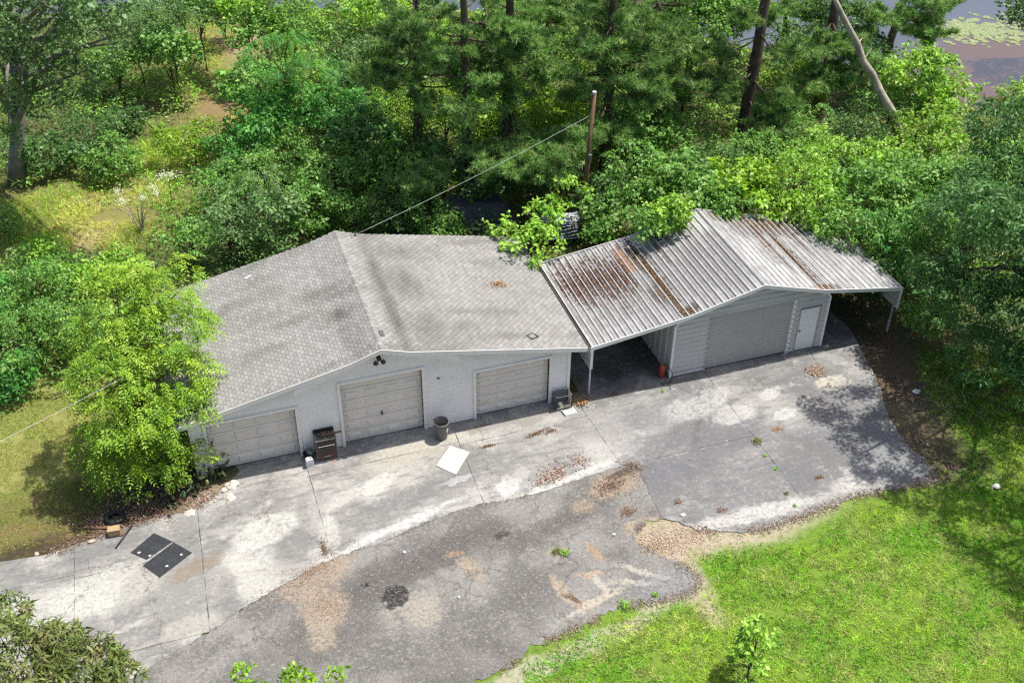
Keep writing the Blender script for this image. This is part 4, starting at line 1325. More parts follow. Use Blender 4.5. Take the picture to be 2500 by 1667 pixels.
patch('leaf_litter', 'brown leaf bed under the feathery tree along the driveway edge', [(2600, *pw_(340, 1235), 2.6, .95, 20, flat(-.035), .09, BRN), (900, *pw_(480, 1235), 1.3, .45, 30, flat(-.03), .07, PNK), (500, *pw_(240, 1270), .9, .35, 5, flat(-.035), .08, BRN)])
patch('leaf_litter', 'leaf and twig litter along the right edge of the pad', [(900, *pw_(2185, 950), .9, 1.6, 15, flat(-.02), .08, BRN, 'patchy'), (900, *pw_(2225, 1060), 1.3, 1.3, 0, flat(-.02), .07, BRN, 'patchy'), (500, *pw_(2320, 1140), 1.2, 1.0, 0, flat(-.033), .07, BRN, 'patchy'), (500, *pw_(2110, 850), 1.2, 2.0, 0, flat(-.02), .07, BRN)])
def along(poly, n, spread, zf, size, cols, asp=.4):
    P_ = np.array(poly); sg = np.linalg.norm(np.diff(P_, axis=0), axis=1); cum = np.concatenate([[0], np.cumsum(sg)])
    d_ = rg.random(n) * cum[-1]
    x_ = np.interp(d_, cum, P_[:, 0]) + rg.normal(0, spread, n); y_ = np.interp(d_, cum, P_[:, 1]) + rg.normal(0, spread, n)
    k_ = fbm(x_ * 1.3 + 7, y_ * 1.3) > .44
    x_, y_ = x_[k_], y_[k_]; n = len(x_)
    th = rg.random(n) * 6.28
    L_ = size * (.5 + rg.random(n))
    v_, f_ = leafq(np.stack([x_, y_, zf + rg.random(n) * .02], -1), np.stack([rg.normal(0, .4, n), rg.normal(0, .4, n), np.ones(n)], -1), np.stack([np.cos(th), np.sin(th), 0 * th], -1), L_, L_ * asp)
    return v_, f_, np.array(cols)[rg.integers(0, len(cols), n)] * (.7 + .6 * rg.random((n, 1)))
GRIT = [(.20, .15, .11), (.28, .22, .16), (.14, .10, .075), (.36, .30, .23)]
o = leafobj('edge_litter', [along(CONC_LO[26:], 3000, .13, .003, .06, GRIT), along(CONC_R, 1500, .16, .003, .07, BRN), along(CONC_LO[4:24], 1100, .06, .002, .045, GRIT), along(ASPH[18:34], 3200, .12, -.01, .055, GRIT), along(CONC_UPL[2:8], 1800, .12, .003, .06, BRN)], DEAD)
tag(o, 'grit and dead leaves washed along the paving edges', 'litter', kind='stuff')
patch('pine_straw', 'tan straw and grit washed onto the asphalt', [(1500, *pw_(760, 1395), 1.3, .7, 25, flat(-.014), .05, [(.33, .25, .18), (.24, .16, .11), (.4, .33, .26)], 'ell', 0, .3), (700, *pw_(790, 1480), .7, .9, 0, flat(-.014), .045, [(.33, .26, .18), (.4, .33, .26)], 'ell', 0, .3), (200, *pw_(790, 1340), .12, .4, 0, flat(.0), .05, STRAW)])
patch('dead_leaf_pile', 'tan dead leaf pile on the pad left of the shed entry corner', [(420, *pw_(1990, 908), .42, .36, 10, lambda x, y: .03 + 0 * x, .10, [(.36, .26, .17), (.43, .33, .23), (.28, .18, .12)], 'ell', 0, .3)])
patch('dead_leaf_pile', 'orange-brown leaf pile beside the metal tray at the garage corner', [(330, *pw_(1412, 982), .42, .28, -25, lambda x, y: .04 + 0 * x, .09, [(.34, .21, .10), (.42, .30, .2), (.27, .14, .07)], 'ell', 0, .5)])
patch('dead_leaf_pile', 'brown clump of dead leaves on the right pad by the long joint', [(110, *pw_(1897, 1047), .26, .16, 0, flat(.01), .08, [(.3, .16, .1), (.4, .26, .18)], 'ell', 0, .35)])
patch('crack_debris', 'brown debris lodged in the cracks of the pads', [(260, *pw_(1310, 1058), .5, .10, 14, flat(.0), .05, STRAW), (160, *pw_(1345, 1053), .3, .12, 10, flat(0), .05, STRAW), (180, *pw_(1190, 1089), .4, .07, 0, flat(.0), .05, STRAW), (200, *pw_(1550, 1135), .55, .16, -35, flat(0), .06, BRN), (120, *pw_(1500, 962), .25, .15, 0, flat(0), .06, BRN), (130, *pw_(1760, 1245), .2, .15, 0, flat(0), .06, BRN), (130, *pw_(1655, 1225), .18, .15, 0, flat(0), .06, BRN), (110, *pw_(1435, 972), .3, .15, 0, flat(0), .06, PNK), (60, *pw_(2000, 1165), .2, .06, 0, flat(0), .06, STRAW)])
patch('gritty_litter', 'pale straw and leaf grit between the pad and the lawn', [(2200, *pw_(1740, 1288), 3.6, .75, 2, flat(-.033), .055, [(.42, .33, .25), (.34, .24, .17), (.5, .42, .34)]), (1200, *pw_(1615, 1325), 1.2, .8, -25, flat(-.033), .055, [(.42, .33, .24), (.34, .24, .16), (.5, .42, .33)])])
patch('roof_straw', 'rust-brown pine straw caught between the ribs of the left metal slope',
      [(600, 14.66 + .285 * k + .03, 3.7 - .15 * (k % 3), .075, 1.25 + .35 * ((k * 7) % 3) / 2, 0, mroofn, .085, [(.10, .048, .03), (.075, .036, .025), (.16, .085, .05)], 'ell', 0, .34) for k in range(10)] +
      [(1500, 18.12, 2.5, .19, 2.9, 0, mroofn, .08, STRAW, 'ell', 0, .34), (260, 18.0, 4.3, .3, 1.0, 0, mroofn, .08, STRAW, 'ell', 0, .34), (140, 18.35, .2, .35, .25, 0, mroofn, .07, STRAW, 'ell', 0, .25), (160, 17.75, 1.6, .3, .6, 0, mroofn, .07, STRAW, 'patchy', 0, .34)])
patch('roof_straw', 'dull brown pine straw along the valley of the right metal slope',
      [(1500, 23.95, 2.7, .18, 2.8, 0, mroofn, .08, STRAW, 'ell', 0, .34), (600, 23.3, 4.2, .2, 1.6, 0, mroofn, .08, STRAW, 'ell', 0, .34), (1000, 24.4, 4.9, 1.3, .6, 0, mroofn, .08, STRAW, 'ell', 0, .34), (180, 24.15, .1, .45, .2, 0, mroofn, .07, [(.25, .13, .06), (.2, .12, .06)], 'ell', 0, .3), (160, 22.4, 5.3, .7, .25, 0, mroofn, .08, STRAW, 'ell', 0, .34), (200, 27.4, 3.9, .12, 1.5, 0, lambda x, y: np.full(np.shape(x), 2.28), .08, [(.16, .05, .04), (.1, .05, .04)], 'ell', 0, .3)])
x, y = W(1217, 682, 3.2)[:2]
patch('roof_leaf_pile', 'brown leaf heap on the right shingle slope', [(260, x, y, .42, .24, 12, lambda a, b: np.array([roofz(float(k)) for k in a]) + .03, .09, [(.34, .22, .12), (.26, .15, .08), (.42, .3, .18)], 'ell', 0, .35)])
# pebbles and paper bits on the asphalt
for u, v, s, lb in ((1668, 1258, .1, 'white stone at the broken corner of the pad'), (1498, 1305, .07, 'white stone out on the asphalt'), (2238, 957, .16, 'crumpled white paper in the grass beside the litter'), (2432, 1188, .13, 'pale crumpled bag on the shaded lawn'),
                    (1120, 1457, .06, 'small white stone right of the tar patch'), (988, 1348, .06, 'small white pebble on the dark asphalt band'), (90, 1352, .09, 'tan stone in the mud left of the driveway'), (225, 1322, .11, 'tan stone at the mud edge near the plank')):
    lump('loose_stone' if 'stone' in lb or 'pebble' in lb else 'litter_paper', (*W(u, v)[:2], s * .2), s, PAPER if 'white' in lb or 'pale' in lb else simple('tan_stone', (.42, .36, .27), .9), int(u), lb, 'stone' if 'stone' in lb or 'pebble' in lb else 'paper', (1, .8, .55))

# ---------------------------------------------------------------- vegetation builders
PAL = {
    'bright': [(.18, .40, .032), (.28, .50, .05), (.085, .23, .018), (.40, .58, .12)],
    'lime':   [(.25, .44, .028), (.36, .53, .055), (.14, .31, .02), (.085, .21, .016)],
    'mid':    [(.10, .27, .035), (.17, .37, .06), (.05, .15, .02), (.29, .47, .13)],
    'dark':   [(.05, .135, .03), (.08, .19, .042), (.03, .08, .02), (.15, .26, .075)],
    'blue':   [(.065, .185, .048), (.105, .255, .062), (.036, .115, .03), (.19, .34, .10)],
    'emerald': [(.055, .23, .035), (.09, .31, .05), (.035, .15, .026), (.17, .38, .08)],
    'silver': [(.15, .28, .085), (.26, .38, .16), (.07, .17, .04), (.05, .13, .028)],
    'yellow': [(.25, .42, .035), (.35, .49, .06), (.16, .33, .028), (.10, .23, .022)],
    'pecan':  [(.26, .44, .03), (.42, .56, .07), (.12, .28, .02), (.05, .15, .014)],
    'olive':  [(.11, .19, .03), (.19, .22, .07), (.06, .12, .02), (.30, .22, .13), (.14, .25, .03)],
    'pine':   [(.11, .25, .055), (.19, .34, .08), (.065, .17, .038), (.32, .45, .16)],
}
def pick(rg, pal, n, per=None):
    P_ = np.array(PAL[pal])
    w = rg.random((n, len(P_))) ** 3; w /= w.sum(1, keepdims=True)
    return w @ P_


def clump_pts(rg, blobs, dens, lowcut=-.35, cull=.66):
    """clump centres over the shells of a set of ellipsoids"""
    out = []
    B_ = [(np.array(b[:3]), np.array(b[3:6])) for b in blobs]
    for i, (c_, r_) in enumerate(B_):
        area = 4 * math.pi * ((r_[0] * r_[1]) ** 1.6 / 3 + (r_[0] * r_[2]) ** 1.6 / 3 + (r_[1] * r_[2]) ** 1.6 / 3) ** (1 / 1.6)
        n = max(6, int(area * dens))
        d = unit(rg.normal(size=(n, 3)))
        d = d[d[:, 2] > lowcut - rg.random(len(d)) * .3]
        wv = rg.normal(size=(5, 3)) * 2.6; ph = rg.random(5) * 6.28
        lum = np.sin(d @ wv.T + ph).sum(1) / 5
        k = (.74 + .34 * rg.random(len(d))) * (1 + .34 * lum)
        kp = rg.random(len(d)) < cull + .5 * lum
        d = d[kp]; k = k[kp]
        p = c_ + d * r_ * k[:, None]
        for j, (c2, r2) in enumerate(B_):
            if j != i:
                p_in = (((p - c2) / r2) ** 2).sum(1) < .55
                d = d[~p_in]; p = p[~p_in]
        out.append(np.concatenate([p, d], 1))
    return np.concatenate(out)


def leaves_on(rg, cl, rc, k, L, asp, pal, flat=.62, droop=.15, upb=.75, cvar=.35):
    n = len(cl)
    m = n * k
    C0 = np.repeat(cl[:, :3], k, 0); D0 = np.repeat(cl[:, 3:], k, 0)
    R0 = np.repeat(rc * (.6 + .8 * rg.random(n)), k)
    d = unit(rg.normal(size=(m, 3)) + D0 * .5 + np.array([0, 0, .35]))
    P = C0 + d * (R0 * (.35 + .65 * rg.random(m)))[:, None] * np.array([1, 1, flat])
    N = unit(d * .5 + np.array([0, 0, upb]) + rg.normal(size=(m, 3)) * .62)
    A = unit(d * np.array([1, 1, .2]) + rg.normal(size=(m, 3)) * .5 + np.array([0, 0, -.15]))
    Ls = L * np.repeat(.75 + .5 * rg.random(n), k) * (.55 + .8 * rg.random(m))
    base = np.repeat(pick(rg, pal, n) * (.7 + .6 * rg.random((n, 1))), k, 0)
    C = (base * .65 + pick(rg, pal, m) * .35) * (1 + cvar * (rg.random((m, 1)) - .5))
    v, f = leafq(P, N, A, Ls, Ls * asp, .14, droop)
    return v, f, C


def fronds_on(rg, cl, rc, k, L, pairs, ll, asp, pal, droop=.5):
    """pinnate leaves: k fronds per clump"""
    n = len(cl); m = n * k
    C0 = np.repeat(cl[:, :3], k, 0); D0 = np.repeat(cl[:, 3:], k, 0)
    base = np.repeat(pick(rg, pal, n), k, 0) * .6 + pick(rg, pal, m) * .4
    d = unit(rg.normal(size=(m, 3)) * np.array([1, 1, .6]) + D0 * .9 + np.array([0, 0, .25]))
    O = C0 + d * (rc * rg.random(m))[:, None] * .6
    Nf = unit(np.array([0, 0, 1.0]) + d * .25 + rg.normal(size=(m, 3)) * .3)
    A = unit(d - (d * Nf).sum(1, keepdims=True) * Nf); S = np.cross(Nf, A)
    Lf = L * (.7 + .6 * rg.random(m))
    parts = []
    for j in range(pairs + 1):
        t_ = (j + 1) / (pairs + 1)
        P = O + A * (Lf * t_)[:, None] - np.array([0, 0, 1.0]) * (droop * Lf * t_ ** 2)[:, None]
        for sg in ((-1, 1) if j < pairs else (0,)):
            ax = A * (.55 if sg else 1) + S * sg * .9 - np.array([0, 0, .25]) + rg.normal(size=(m, 3)) * .12
            s_ = ll * (.75 + .4 * rg.random(m)) * (1.0 - .35 * abs(t_ - .5))
            v, f = leafq(P, Nf + rg.normal(size=(m, 3)) * .25, ax, s_, s_ * asp, .1, .2)
            parts.append((v, f, base * (1 + .25 * (rg.random((m, 1)) - .5))))
    V = np.concatenate([p_[0] for p_ in parts]); C = np.concatenate([p_[2] for p_ in parts])
    return V, np.arange(len(V)).reshape(-1, 4), C


def shoots_on(rg, cl, frac, Ls, L, asp, pal):
    """young shoots standing out of the crown, leaves alternate along them"""
    s = cl[rg.random(len(cl)) < frac]
    n = len(s)
    if n == 0: return None
    D = unit(s[:, 3:] * .8 + rg.normal(size=(n, 3)) * .35 + np.array([0, 0, .75]))
    ln = Ls * (.5 + .9 * rg.random(n))
    parts = []
    base = pick(rg, pal, n) * 1.15
    m = 11
    for j in range(m):
        f = (j + 1) / m
        P = s[:, :3] + D * (ln * f)[:, None] - np.array([0, 0, .22]) * (ln * f * f)[:, None]
        a = j * 2.4
        S = unit(np.cross(D, np.array([math.cos(a), math.sin(a), .2])) + D * .4)
        sz = L * (1.1 - .5 * f) * (.8 + .4 * rg.random(n))
        v, fq = leafq(P, np.tile([0, 0, 1.0], (n, 1)) + rg.normal(size=(n, 3)) * .35, S, sz, sz * asp)
        parts.append((v, base * (1 + .3 * (rg.random((n, 1)) - .5))))
    V = np.concatenate([p_[0] for p_ in parts]); C = np.concatenate([p_[1] for p_ in parts])
    return V, np.arange(len(V)).reshape(-1, 4), C


def limbs(mb, rg, base, top, r0, targets, r1=.02, k=7):
    """trunk from base to top, then limbs out to some targets"""
    base = Vector(base); top = Vector(top)
    pts = []; n = 5
    for i in range(n + 1):
        f = i / n
        p = base.lerp(top, f) + Vector((rg.normal() * .04, rg.normal() * .04, 0)) * (1 if 0 < i < n else 0) * max(1, (top - base).length * .25)
        pts.append(p)
    mb.tube(pts, [r0 * (1 - .55 * i / n) * (1.25 if i == 0 else 1) for i in range(n + 1)], k)
    for tg in targets:
        tg = Vector(tg)
        f = .35 + .6 * rg.random()
        s0 = base.lerp(top, f)
        mid = s0.lerp(tg, .5) + Vector((rg.normal() * .08, rg.normal() * .08, .12 + .1 * rg.random())) * (tg - s0).length * .5
        rr = r0 * (1 - .55 * f) * .55
        mb.tube([s0, mid, tg], [rr, rr * .6, min(r1, rr * .4)], 5, False)


def plant(name, label, cat, blobs, base, dens, rc, k, L, asp, pal, trunk_r=.06, top=None, fronds=None, seed=0, bark=None, group=None, ntarg=14, lowcut=-.35, flat=.62, upb=.75, inner=0, part=('trunk', 'crown'), droop=.15, cull=.66):
    rg = np.random.default_rng(seed + 1000)
    root = empty(name, tuple(map(float, base)), label, cat, group)
    b0 = np.array(base, float)
    rel = [(b[0] - b0[0], b[1] - b0[1], b[2] - b0[2], *b[3:6]) for b in blobs]
    cl = clump_pts(rg, rel, dens, lowcut, cull)
    if inner:
        rel2 = [(b[0], b[1], b[2], b[3] * .6, b[4] * .6, b[5] * .6) for b in rel]
        cl = np.concatenate([cl, clump_pts(rg, rel2, dens * inner, lowcut)])
    cl = cl[cl[:, 2] > .05]
    if fronds:
        lv = [fronds_on(rg, cl, rc, *fronds, pal)]
        if k: lv.append(leaves_on(rg, cl[rg.random(len(cl)) < .5], rc, k, L, asp, pal, flat, droop, upb))
    else:
        lv = [leaves_on(rg, cl, rc, k, L, asp, pal, flat, droop, upb)]
        sh = shoots_on(rg, cl, .16, max(.35, rc * 1.7), L, asp, pal)
        if sh is not None: lv.append(sh)
    if top is None:
        zz = max(b[2] for b in rel)
        c_ = np.mean([b[:3] for b in rel], 0)
        top = (c_[0] * .6, c_[1] * .6, max(.4, zz * .75))
    else:
        top = tuple(np.array(top, float) - b0)
    mb = MB()
    tg = [cl[i, :3] for i in rg.integers(0, len(cl), ntarg)]
    limbs(mb, rg, (0, 0, -.15), top, trunk_r, tg)
    mb.build(part[0], bark or BARK, root, True)
    leafobj(part[1], lv, LEAF, root)
    return root


def auto_blobs(rg, c, R, H, n=6, spread=.62):
    """a lumpy crown of radius R whose top is at c.z + H/2"""
    out = [(c[0], c[1], c[2], R * .72, R * .72, H * .42)]
    for i in range(n):
        a = 2 * math.pi * (i + rg.random() * .7) / n
        s = R * spread * (.75 + .5 * rg.random())
        r_ = R * (.34 + .22 * rg.random())
        out.append((c[0] + s * math.cos(a), c[1] + s * math.sin(a), c[2] + H * (-.22 + .46 * rg.random()), r_, r_, r_ * (.75 + .3 * rg.random())))
    return out


def shrub(name, label, u, v, R, H, pal, L=.15, asp=.55, dens=3.2, rc=.42, k=26, seed=0, cat='shrub', n=6, fronds=None, trunk_r=.05, zc=None, group=None, flat=.62, upb=.75, lowcut=-.5):
    rg = np.random.default_rng(seed)
    zc = H * .52 if zc is None else zc
    L = L * (.75 + .6 * rg.random()); asp = asp * (.8 + .4 * rg.random())
    c = W(u, v, zc)
    base = (c[0] + rg.normal() * .1, c[1] + rg.normal() * .1, float(zg(c[0], c[1])))
    return plant(name, label, cat, auto_blobs(rg, c, R, H, n), base, dens, rc, k, L, asp, pal, trunk_r, None, fronds, seed, None, group, 24, lowcut, flat, upb, .35, part=('stem', 'foliage'))


# ---------------------------------------------------------------- pines
def needles(rg, T, D, kn, L, w, pal, cb):
    """needle tufts: T (n,3) tips, D (n,3) directions"""
    n = len(T); m = n * kn
    T0 = np.repeat(T, kn, 0); D0 = np.repeat(D, kn, 0)
    d = unit(D0 * .55 + rg.normal(size=(m, 3)) * .62)
    s = unit(np.cross(d, rg.normal(size=(m, 3))))
    Ls = (L * (.7 + .5 * rg.random(m)))[:, None]
    o = T0 + D0 * (rg.random((m, 1)) - .6) * L * .6
    V = np.stack([o - s * w * .5, o + s * w * .5, o + d * Ls - np.array([0, 0, .06]) * Ls], 1).reshape(-1, 3)
    C = np.repeat(cb, kn, 0) * (1 + .5 * (rg.random((m, 1)) - .5))
    return V, np.repeat(C, 3, 0)


def pine(label, u, v, top_uv, ztop_vis, H, r0, branches, seed, extra=(), zlo=5.0, nrand=24, blen=2.8, kn=24, ivy=0, name='pine_tree', bark=None, dead=False, hue='pine', up_tufts=.75):
    rg = np.random.default_rng(seed + 500)
    b = W(u, v); b[2] = float(zg(b[0], b[1]))
    tp = W(top_uv[0], top_uv[1], ztop_vis)
    # keep the trunk in the vertical band through the base
    d = (tp - b); d = d / d[2]
    d[0] = max(-.9, min(.9, d[0])); d[1] = max(-.35, min(.35, d[1]))
    root = empty(name, tuple(map(float, b)), label, 'tree')
    mb = MB()
    n = 8
    pts = [(d[0] * H * i / n + (rg.normal() * .05 if 0 < i < n else 0), d[1] * H * i / n, H * i / n - .2) for i in range(n + 1)]
    mb.tube(pts, [r0 * (1.18 if i == 0 else 1) * (1 - .72 * (i / n) ** 1.2) for i in range(n + 1)], 12)
    T, D = [], []
    def at(z): return np.array([d[0] * z, d[1] * z, z])
    def branch(p0, dirv, L_, ntw=7, rb=.05):
        dirv = dirv / np.linalg.norm(dirv)
        P = [p0 + dirv * L_ * f + np.array([0, 0, -.10 * L_ * math.sin(f * 2.4) + .16 * L_ * f * f]) for f in np.linspace(0, 1, 5)]
        mb.tube([tuple(p) for p in P], [rb * (1 - .18 * i) for i in range(5)], 5, False)
        side = np.cross(dirv, [0, 0, 1.0]); side /= np.linalg.norm(side) + 1e-9
        for j in range(ntw):
            f = .38 + .62 * (j + rg.random() * .6) / ntw
            q = P[0] + (P[4] - P[0]) * f; q[2] = np.interp(f, np.linspace(0, 1, 5), [p[2] for p in P])
            for sg in (-1, 1):
                tl = L_ * (.12 + .26 * rg.random()) * (1.15 - f * .6)
                td = dirv * (.55 + .3 * rg.random()) + side * sg * (.5 + .5 * rg.random()) + np.array([0, 0, .18 + .35 * rg.random()])
                e = q + td * tl
                mb.tube([tuple(q), tuple(e)], [.014, .007], 4, False)
                nt = max(2, int(tl / .16))
                for g in range(nt):
                    ff = .35 + .65 * (g + 1) / nt
                    T.append(q + td * tl * ff + rg.normal(size=3) * .06); D.append(td / np.linalg.norm(td) * .6 + np.array([0, 0, .4]))
        T.append(P[4]); D.append(dirv)
    if not dead:
        for i in range(nrand):
            f = ((i + rg.random()) / nrand) ** 1.9
            z = zlo + (H * .97 - zlo) * f
            az = i * 2.4 + rg.normal() * .5
            L_ = blen * (1.0 - .6 * f) * (.65 + .6 * rg.random())
            branch(at(z), np.array([math.cos(az), math.sin(az), .05 + .35 * f]), L_)
    for (eu, ev, ez, L_) in branches:          # limbs whose outer end hangs at a surveyed spot
        e = W(eu, ev, ez) - b
        z0 = min(H * .9, max(1.5, ez + .2))
        p0 = at(z0)
        v_ = e - p0
        ll = np.linalg.norm(v_) + .4
        branch(p0, v_, ll, max(6, int(ll * 2.2)), .06)
        for q_ in range(7):
            dv = v_ / ll + rg.normal(size=3) * np.array([.5, .5, .25])
            branch(p0 + v_ * (.4 + .085 * q_), dv, L_ * (.7 + .4 * rg.random()), 6, .03)
    for z0, az, L_ in extra:
        p0 = at(z0); dv = np.array([math.cos(az), math.sin(az), .12])
        P = [p0 + dv * L_ * f + np.array([0, 0, -.12 * L_ * f * f]) for f in (0, .5, 1)]
        mb.tube([tuple(p) for p in P], [.05, .03, .012], 5, False)
    mb.build('trunk', bark or PINEBARK, root, True)
    if T:
        T = np.array(T); D = unit(np.array(D))
        n_ = len(T)
        cb = pick(rg, hue, n_) * (.75 + .6 * rg.random((n_, 1)))
        V, C = needles(rg, T, D, kn, .30, .034, hue, cb)
        obj('crown', mesh_np('crown', V, np.arange(len(V)).reshape(-1, 3), C), NEEDLE, root)
    if ivy:
        m = ivy
        z = rg.random(m) ** .8 * 7.0; a = rg.random(m) * 6.28
        rr = r0 * (1 - .03 * z) + .05 + .14 * rg.random(m)
        P = np.stack([d[0] * z + rr * np.cos(a), d[1] * z + rr * np.sin(a), z], -1)
        N = np.stack([np.cos(a), np.sin(a), .5 + 0 * a], -1) + rg.normal(size=(m, 3)) * .4
        A = np.stack([rg.normal(size=m), rg.normal(size=m), -np.ones(m)], -1)
        Lz = .12 + .08 * rg.random(m)
        leafobj('ivy', [leafq(P, N, A, Lz, Lz * .8) + (pick(rg, 'mid', m),)], LEAF, root)
    return root

# ---------------------------------------------------------------- planting: small tree and shrubs round the garage
rg6 = np.random.default_rng(77)
FT = [(-1.2, 2.9, 6.0, 1.1, 1.1, .85), (-.1, 3.3, 6.0, .95, 1.0, .7), (-1.9, 2.0, 5.1, 1.1, 1.1, .85), (-.3, 2.2, 5.0, 1.1, 1.1, .85), (.4, 2.6, 4.6, .75, .8, .55), (-2.1, 1.0, 4.2, 1.1, 1.1, .9), (-.5, 1.1, 4.0, 1.1, 1.0, .85), (.3, 1.2, 3.6, .75, .8, .55),
      (-1.9, .3, 3.1, 1.3, 1.1, .85), (-2.5, .4, 2.5, .9, .9, .75), (-.7, .3, 2.95, .85, .9, .6), (-1.4, -.2, 1.9, 1.0, .8, .7), (-2.3, -.1, 1.5, 1.0, .8, .7), (.25, .35, 3.1, .5, .6, .4)]
plant('feathery_tree', 'bright green tree with feathery pinnate leaves at left garage corner', 'tree', FT, (-1.9, .9, -.06), 3.6, .42, 0, .12, .4, 'pecan', .11, (-1.6, 2.0, 5.4), (8, .46, 5, .155, .36), seed=1, ntarg=30, lowcut=-.45, inner=.5, cull=.98)
plant('corner_bush', 'glossy yellow-green bush at the foot of the feathery tree', 'shrub',
      [(-.6, -.5, .95, .6, .45, .5), (.25, -.32, 1.0, .5, .35, .4), (-1.4, -.7, .9, .7, .5, .55), (-.9, -.4, 1.4, .8, .5, .55), (-2.0, -.7, .8, .6, .5, .5), (.0, -.3, 1.35, .45, .35, .4)],
      (-.6, -.6, -.04), 7.5, .25, 20, .13, .42, 'pecan', .04, None, None, seed=2, ntarg=14, part=('stem', 'foliage'), inner=.5)

# prickly pear
CACT = simple('cactus_skin', (.085, .125, .06), .6, .3, 0, .25, 5, 30, (.2, .2, .1), .35)
CACTY = simple('cactus_skin_yellow', (.30, .30, .09), .6, .3, 0, .2, 5, 30)
cc = W(480, 1200)
cact = thing('prickly_pear', 'prickly pear cactus clump spilling toward the driveway', 'cactus', (cc[0], cc[1], -.03))
for i in range(58):
    f = rg6.random()
    px_, py_ = W(405 + 140 * f + rg6.normal() * 8, 1232 - 78 * f + rg6.normal() * 12)[:2]
    lvl = rg6.integers(0, 3)
    s = .075 + .075 * rg6.random()
    bm = bmesh.new(); bmesh.ops.create_icosphere(bm, subdivisions=1, radius=1)
    M_ = Matrix.Translation((px_ - cc[0], py_ - cc[1], s * 1.1 + .20 * lvl)) @ Matrix.Rotation(rg6.random() * 6.28, 4, 'Z') @ Matrix.Rotation(.5 + rg6.normal() * .5, 4, 'X') @ Matrix.Diagonal((s * .85, s * .2, s * 1.25, 1))
    bmesh.ops.transform(bm, matrix=M_, verts=bm.verts)
    me = bpy.data.meshes.new('pad'); bm.to_mesh(me); bm.free()
    for p_ in me.polygons: p_.use_smooth = True
    obj('pad', me, CACTY if rg6.random() < .12 else CACT, cact)
ST_ = simple('pale_rock', (.50, .47, .40), .9, .1, 0, .2)
for i, (u, v) in enumerate(((556, 1183), (566, 1190), (560, 1213), (548, 1196), (463, 1252), (572, 1182))):
    lump('edging_rock', (*W(u, v)[:2], .0), .11 + .04 * (i % 3), ST_, 30 + i, ['pale rock behind the cactus nearest the left door', 'pale rock at the far tip of the cactus bed', 'flat pale rock on the driveway side of the cactus', 'pale rock wedged among cactus pads', 'long white rock at the lower end of the cactus', 'small pale rock at the bed tip beside the left door'][i], 'rock', (1.1, .9, .55))

# left bank of bushes (behind the mown lawn)
lb = [(75, 700, 2.1, 2.6, 'mid', 'rounded mid-green bush at the left edge above the lawn'), (190, 680, 1.4, 1.8, 'bright', 'light green bush between the meadow and the lawn'), (55, 835, 1.9, 2.5, 'mid', 'dense small-leaved bush overhanging the mown lawn at left'),
      (165, 800, 1.6, 2.4, 'mid', 'tall small-leaved bush left of the feathery tree'), (110, 600, .9, 1.0, 'bright', 'low light bush at the meadow edge'), (-40, 760, 2.0, 2.6, 'emerald', 'emerald bush cut by the left frame edge'),
      (300, 655, .9, 1.2, 'bright', 'pale green bush just above the feathery tree'), (10, 540, 1.1, 1.3, 'mid', 'green bush below the oak trunk'), (20, 920, .9, 1.4, 'emerald', 'small emerald bush at the left edge of the lawn')]
for i, (u, v, R, H, pal, lab) in enumerate(lb):
    shrub('leafy_bush', lab, u, v, R, H, pal, .115, .6, 5.0, .34, 24, seed=200 + i)

# bushes behind the left roof slope
bb = [(470, 600, 1.1, 2.2, 'mid', 'bush hugging the back left roof corner', .13), (560, 560, 1.4, 2.8, 'silver', 'grey-green bush rising over the left roof edge', .15), (660, 535, 1.4, 3.0, 'silver', 'pale-leaved bush behind the middle of the left slope', .15),
      (640, 440, 1.6, 3.0, 'mid', 'tall mid-green shrub behind the pale-leaved bushes', .15), (540, 460, 1.5, 2.6, 'mid', 'leafy shrub with arching sprays left of the garage', .15), (760, 500, 1.4, 2.8, 'mid', 'green shrub behind the ridge end', .14),
      (860, 520, 1.2, 2.4, 'mid', 'shrub right behind the ridge end of the shingle roof', .14), (470, 350, 1.5, 2.4, 'lime', 'bright lime bush at the meadow edge', .13), (590, 380, 1.7, 2.6, 'emerald', 'emerald bush right of the lime bush', .14),
      (450, 520, 1.1, 1.5, 'bright', 'low light-green bush beside the flowering elder', .12), (950, 520, 1.2, 2.2, 'dark', 'dark bush beneath the service wire', .14), (1040, 520, 1.2, 2.4, 'mid', 'leafy bush left of the tarp heap', .15),
      (700, 380, 1.7, 3.0, 'mid', 'broad green shrub in mid thicket left of the pines', .15), (820, 420, 1.9, 3.2, 'mid', 'broad green shrub at the foot of the left pines', .15), (930, 440, 1.5, 2.6, 'mid', 'green thicket shrub in the pine shade', .15), (1090, 560, .9, 1.2, 'mid', 'low bush in front of the tarp heap', .14)]
for i, (u, v, R, H, pal, lab, L) in enumerate(bb):
    shrub('leafy_shrub', lab, u, v, R, H, pal, L, .5, 4.2, .38, 24, seed=300 + i, fronds=None)
# sprays of long shoots
plant('arching_sumac', 'sumac with long arching pinnate sprays behind the left roof', 'shrub', [(*W(600, 430, 2.8), .9, .9, .8), (*W(560, 470, 2.4), .8, .8, .7), (*W(650, 455, 2.6), .8, .8, .7)], (*W(600, 560)[:2], -.06), 3.0, .35, 0, .1, .4, 'silver', .05, None, (3, .75, 7, .15, .32), seed=31, part=('stem', 'foliage'))

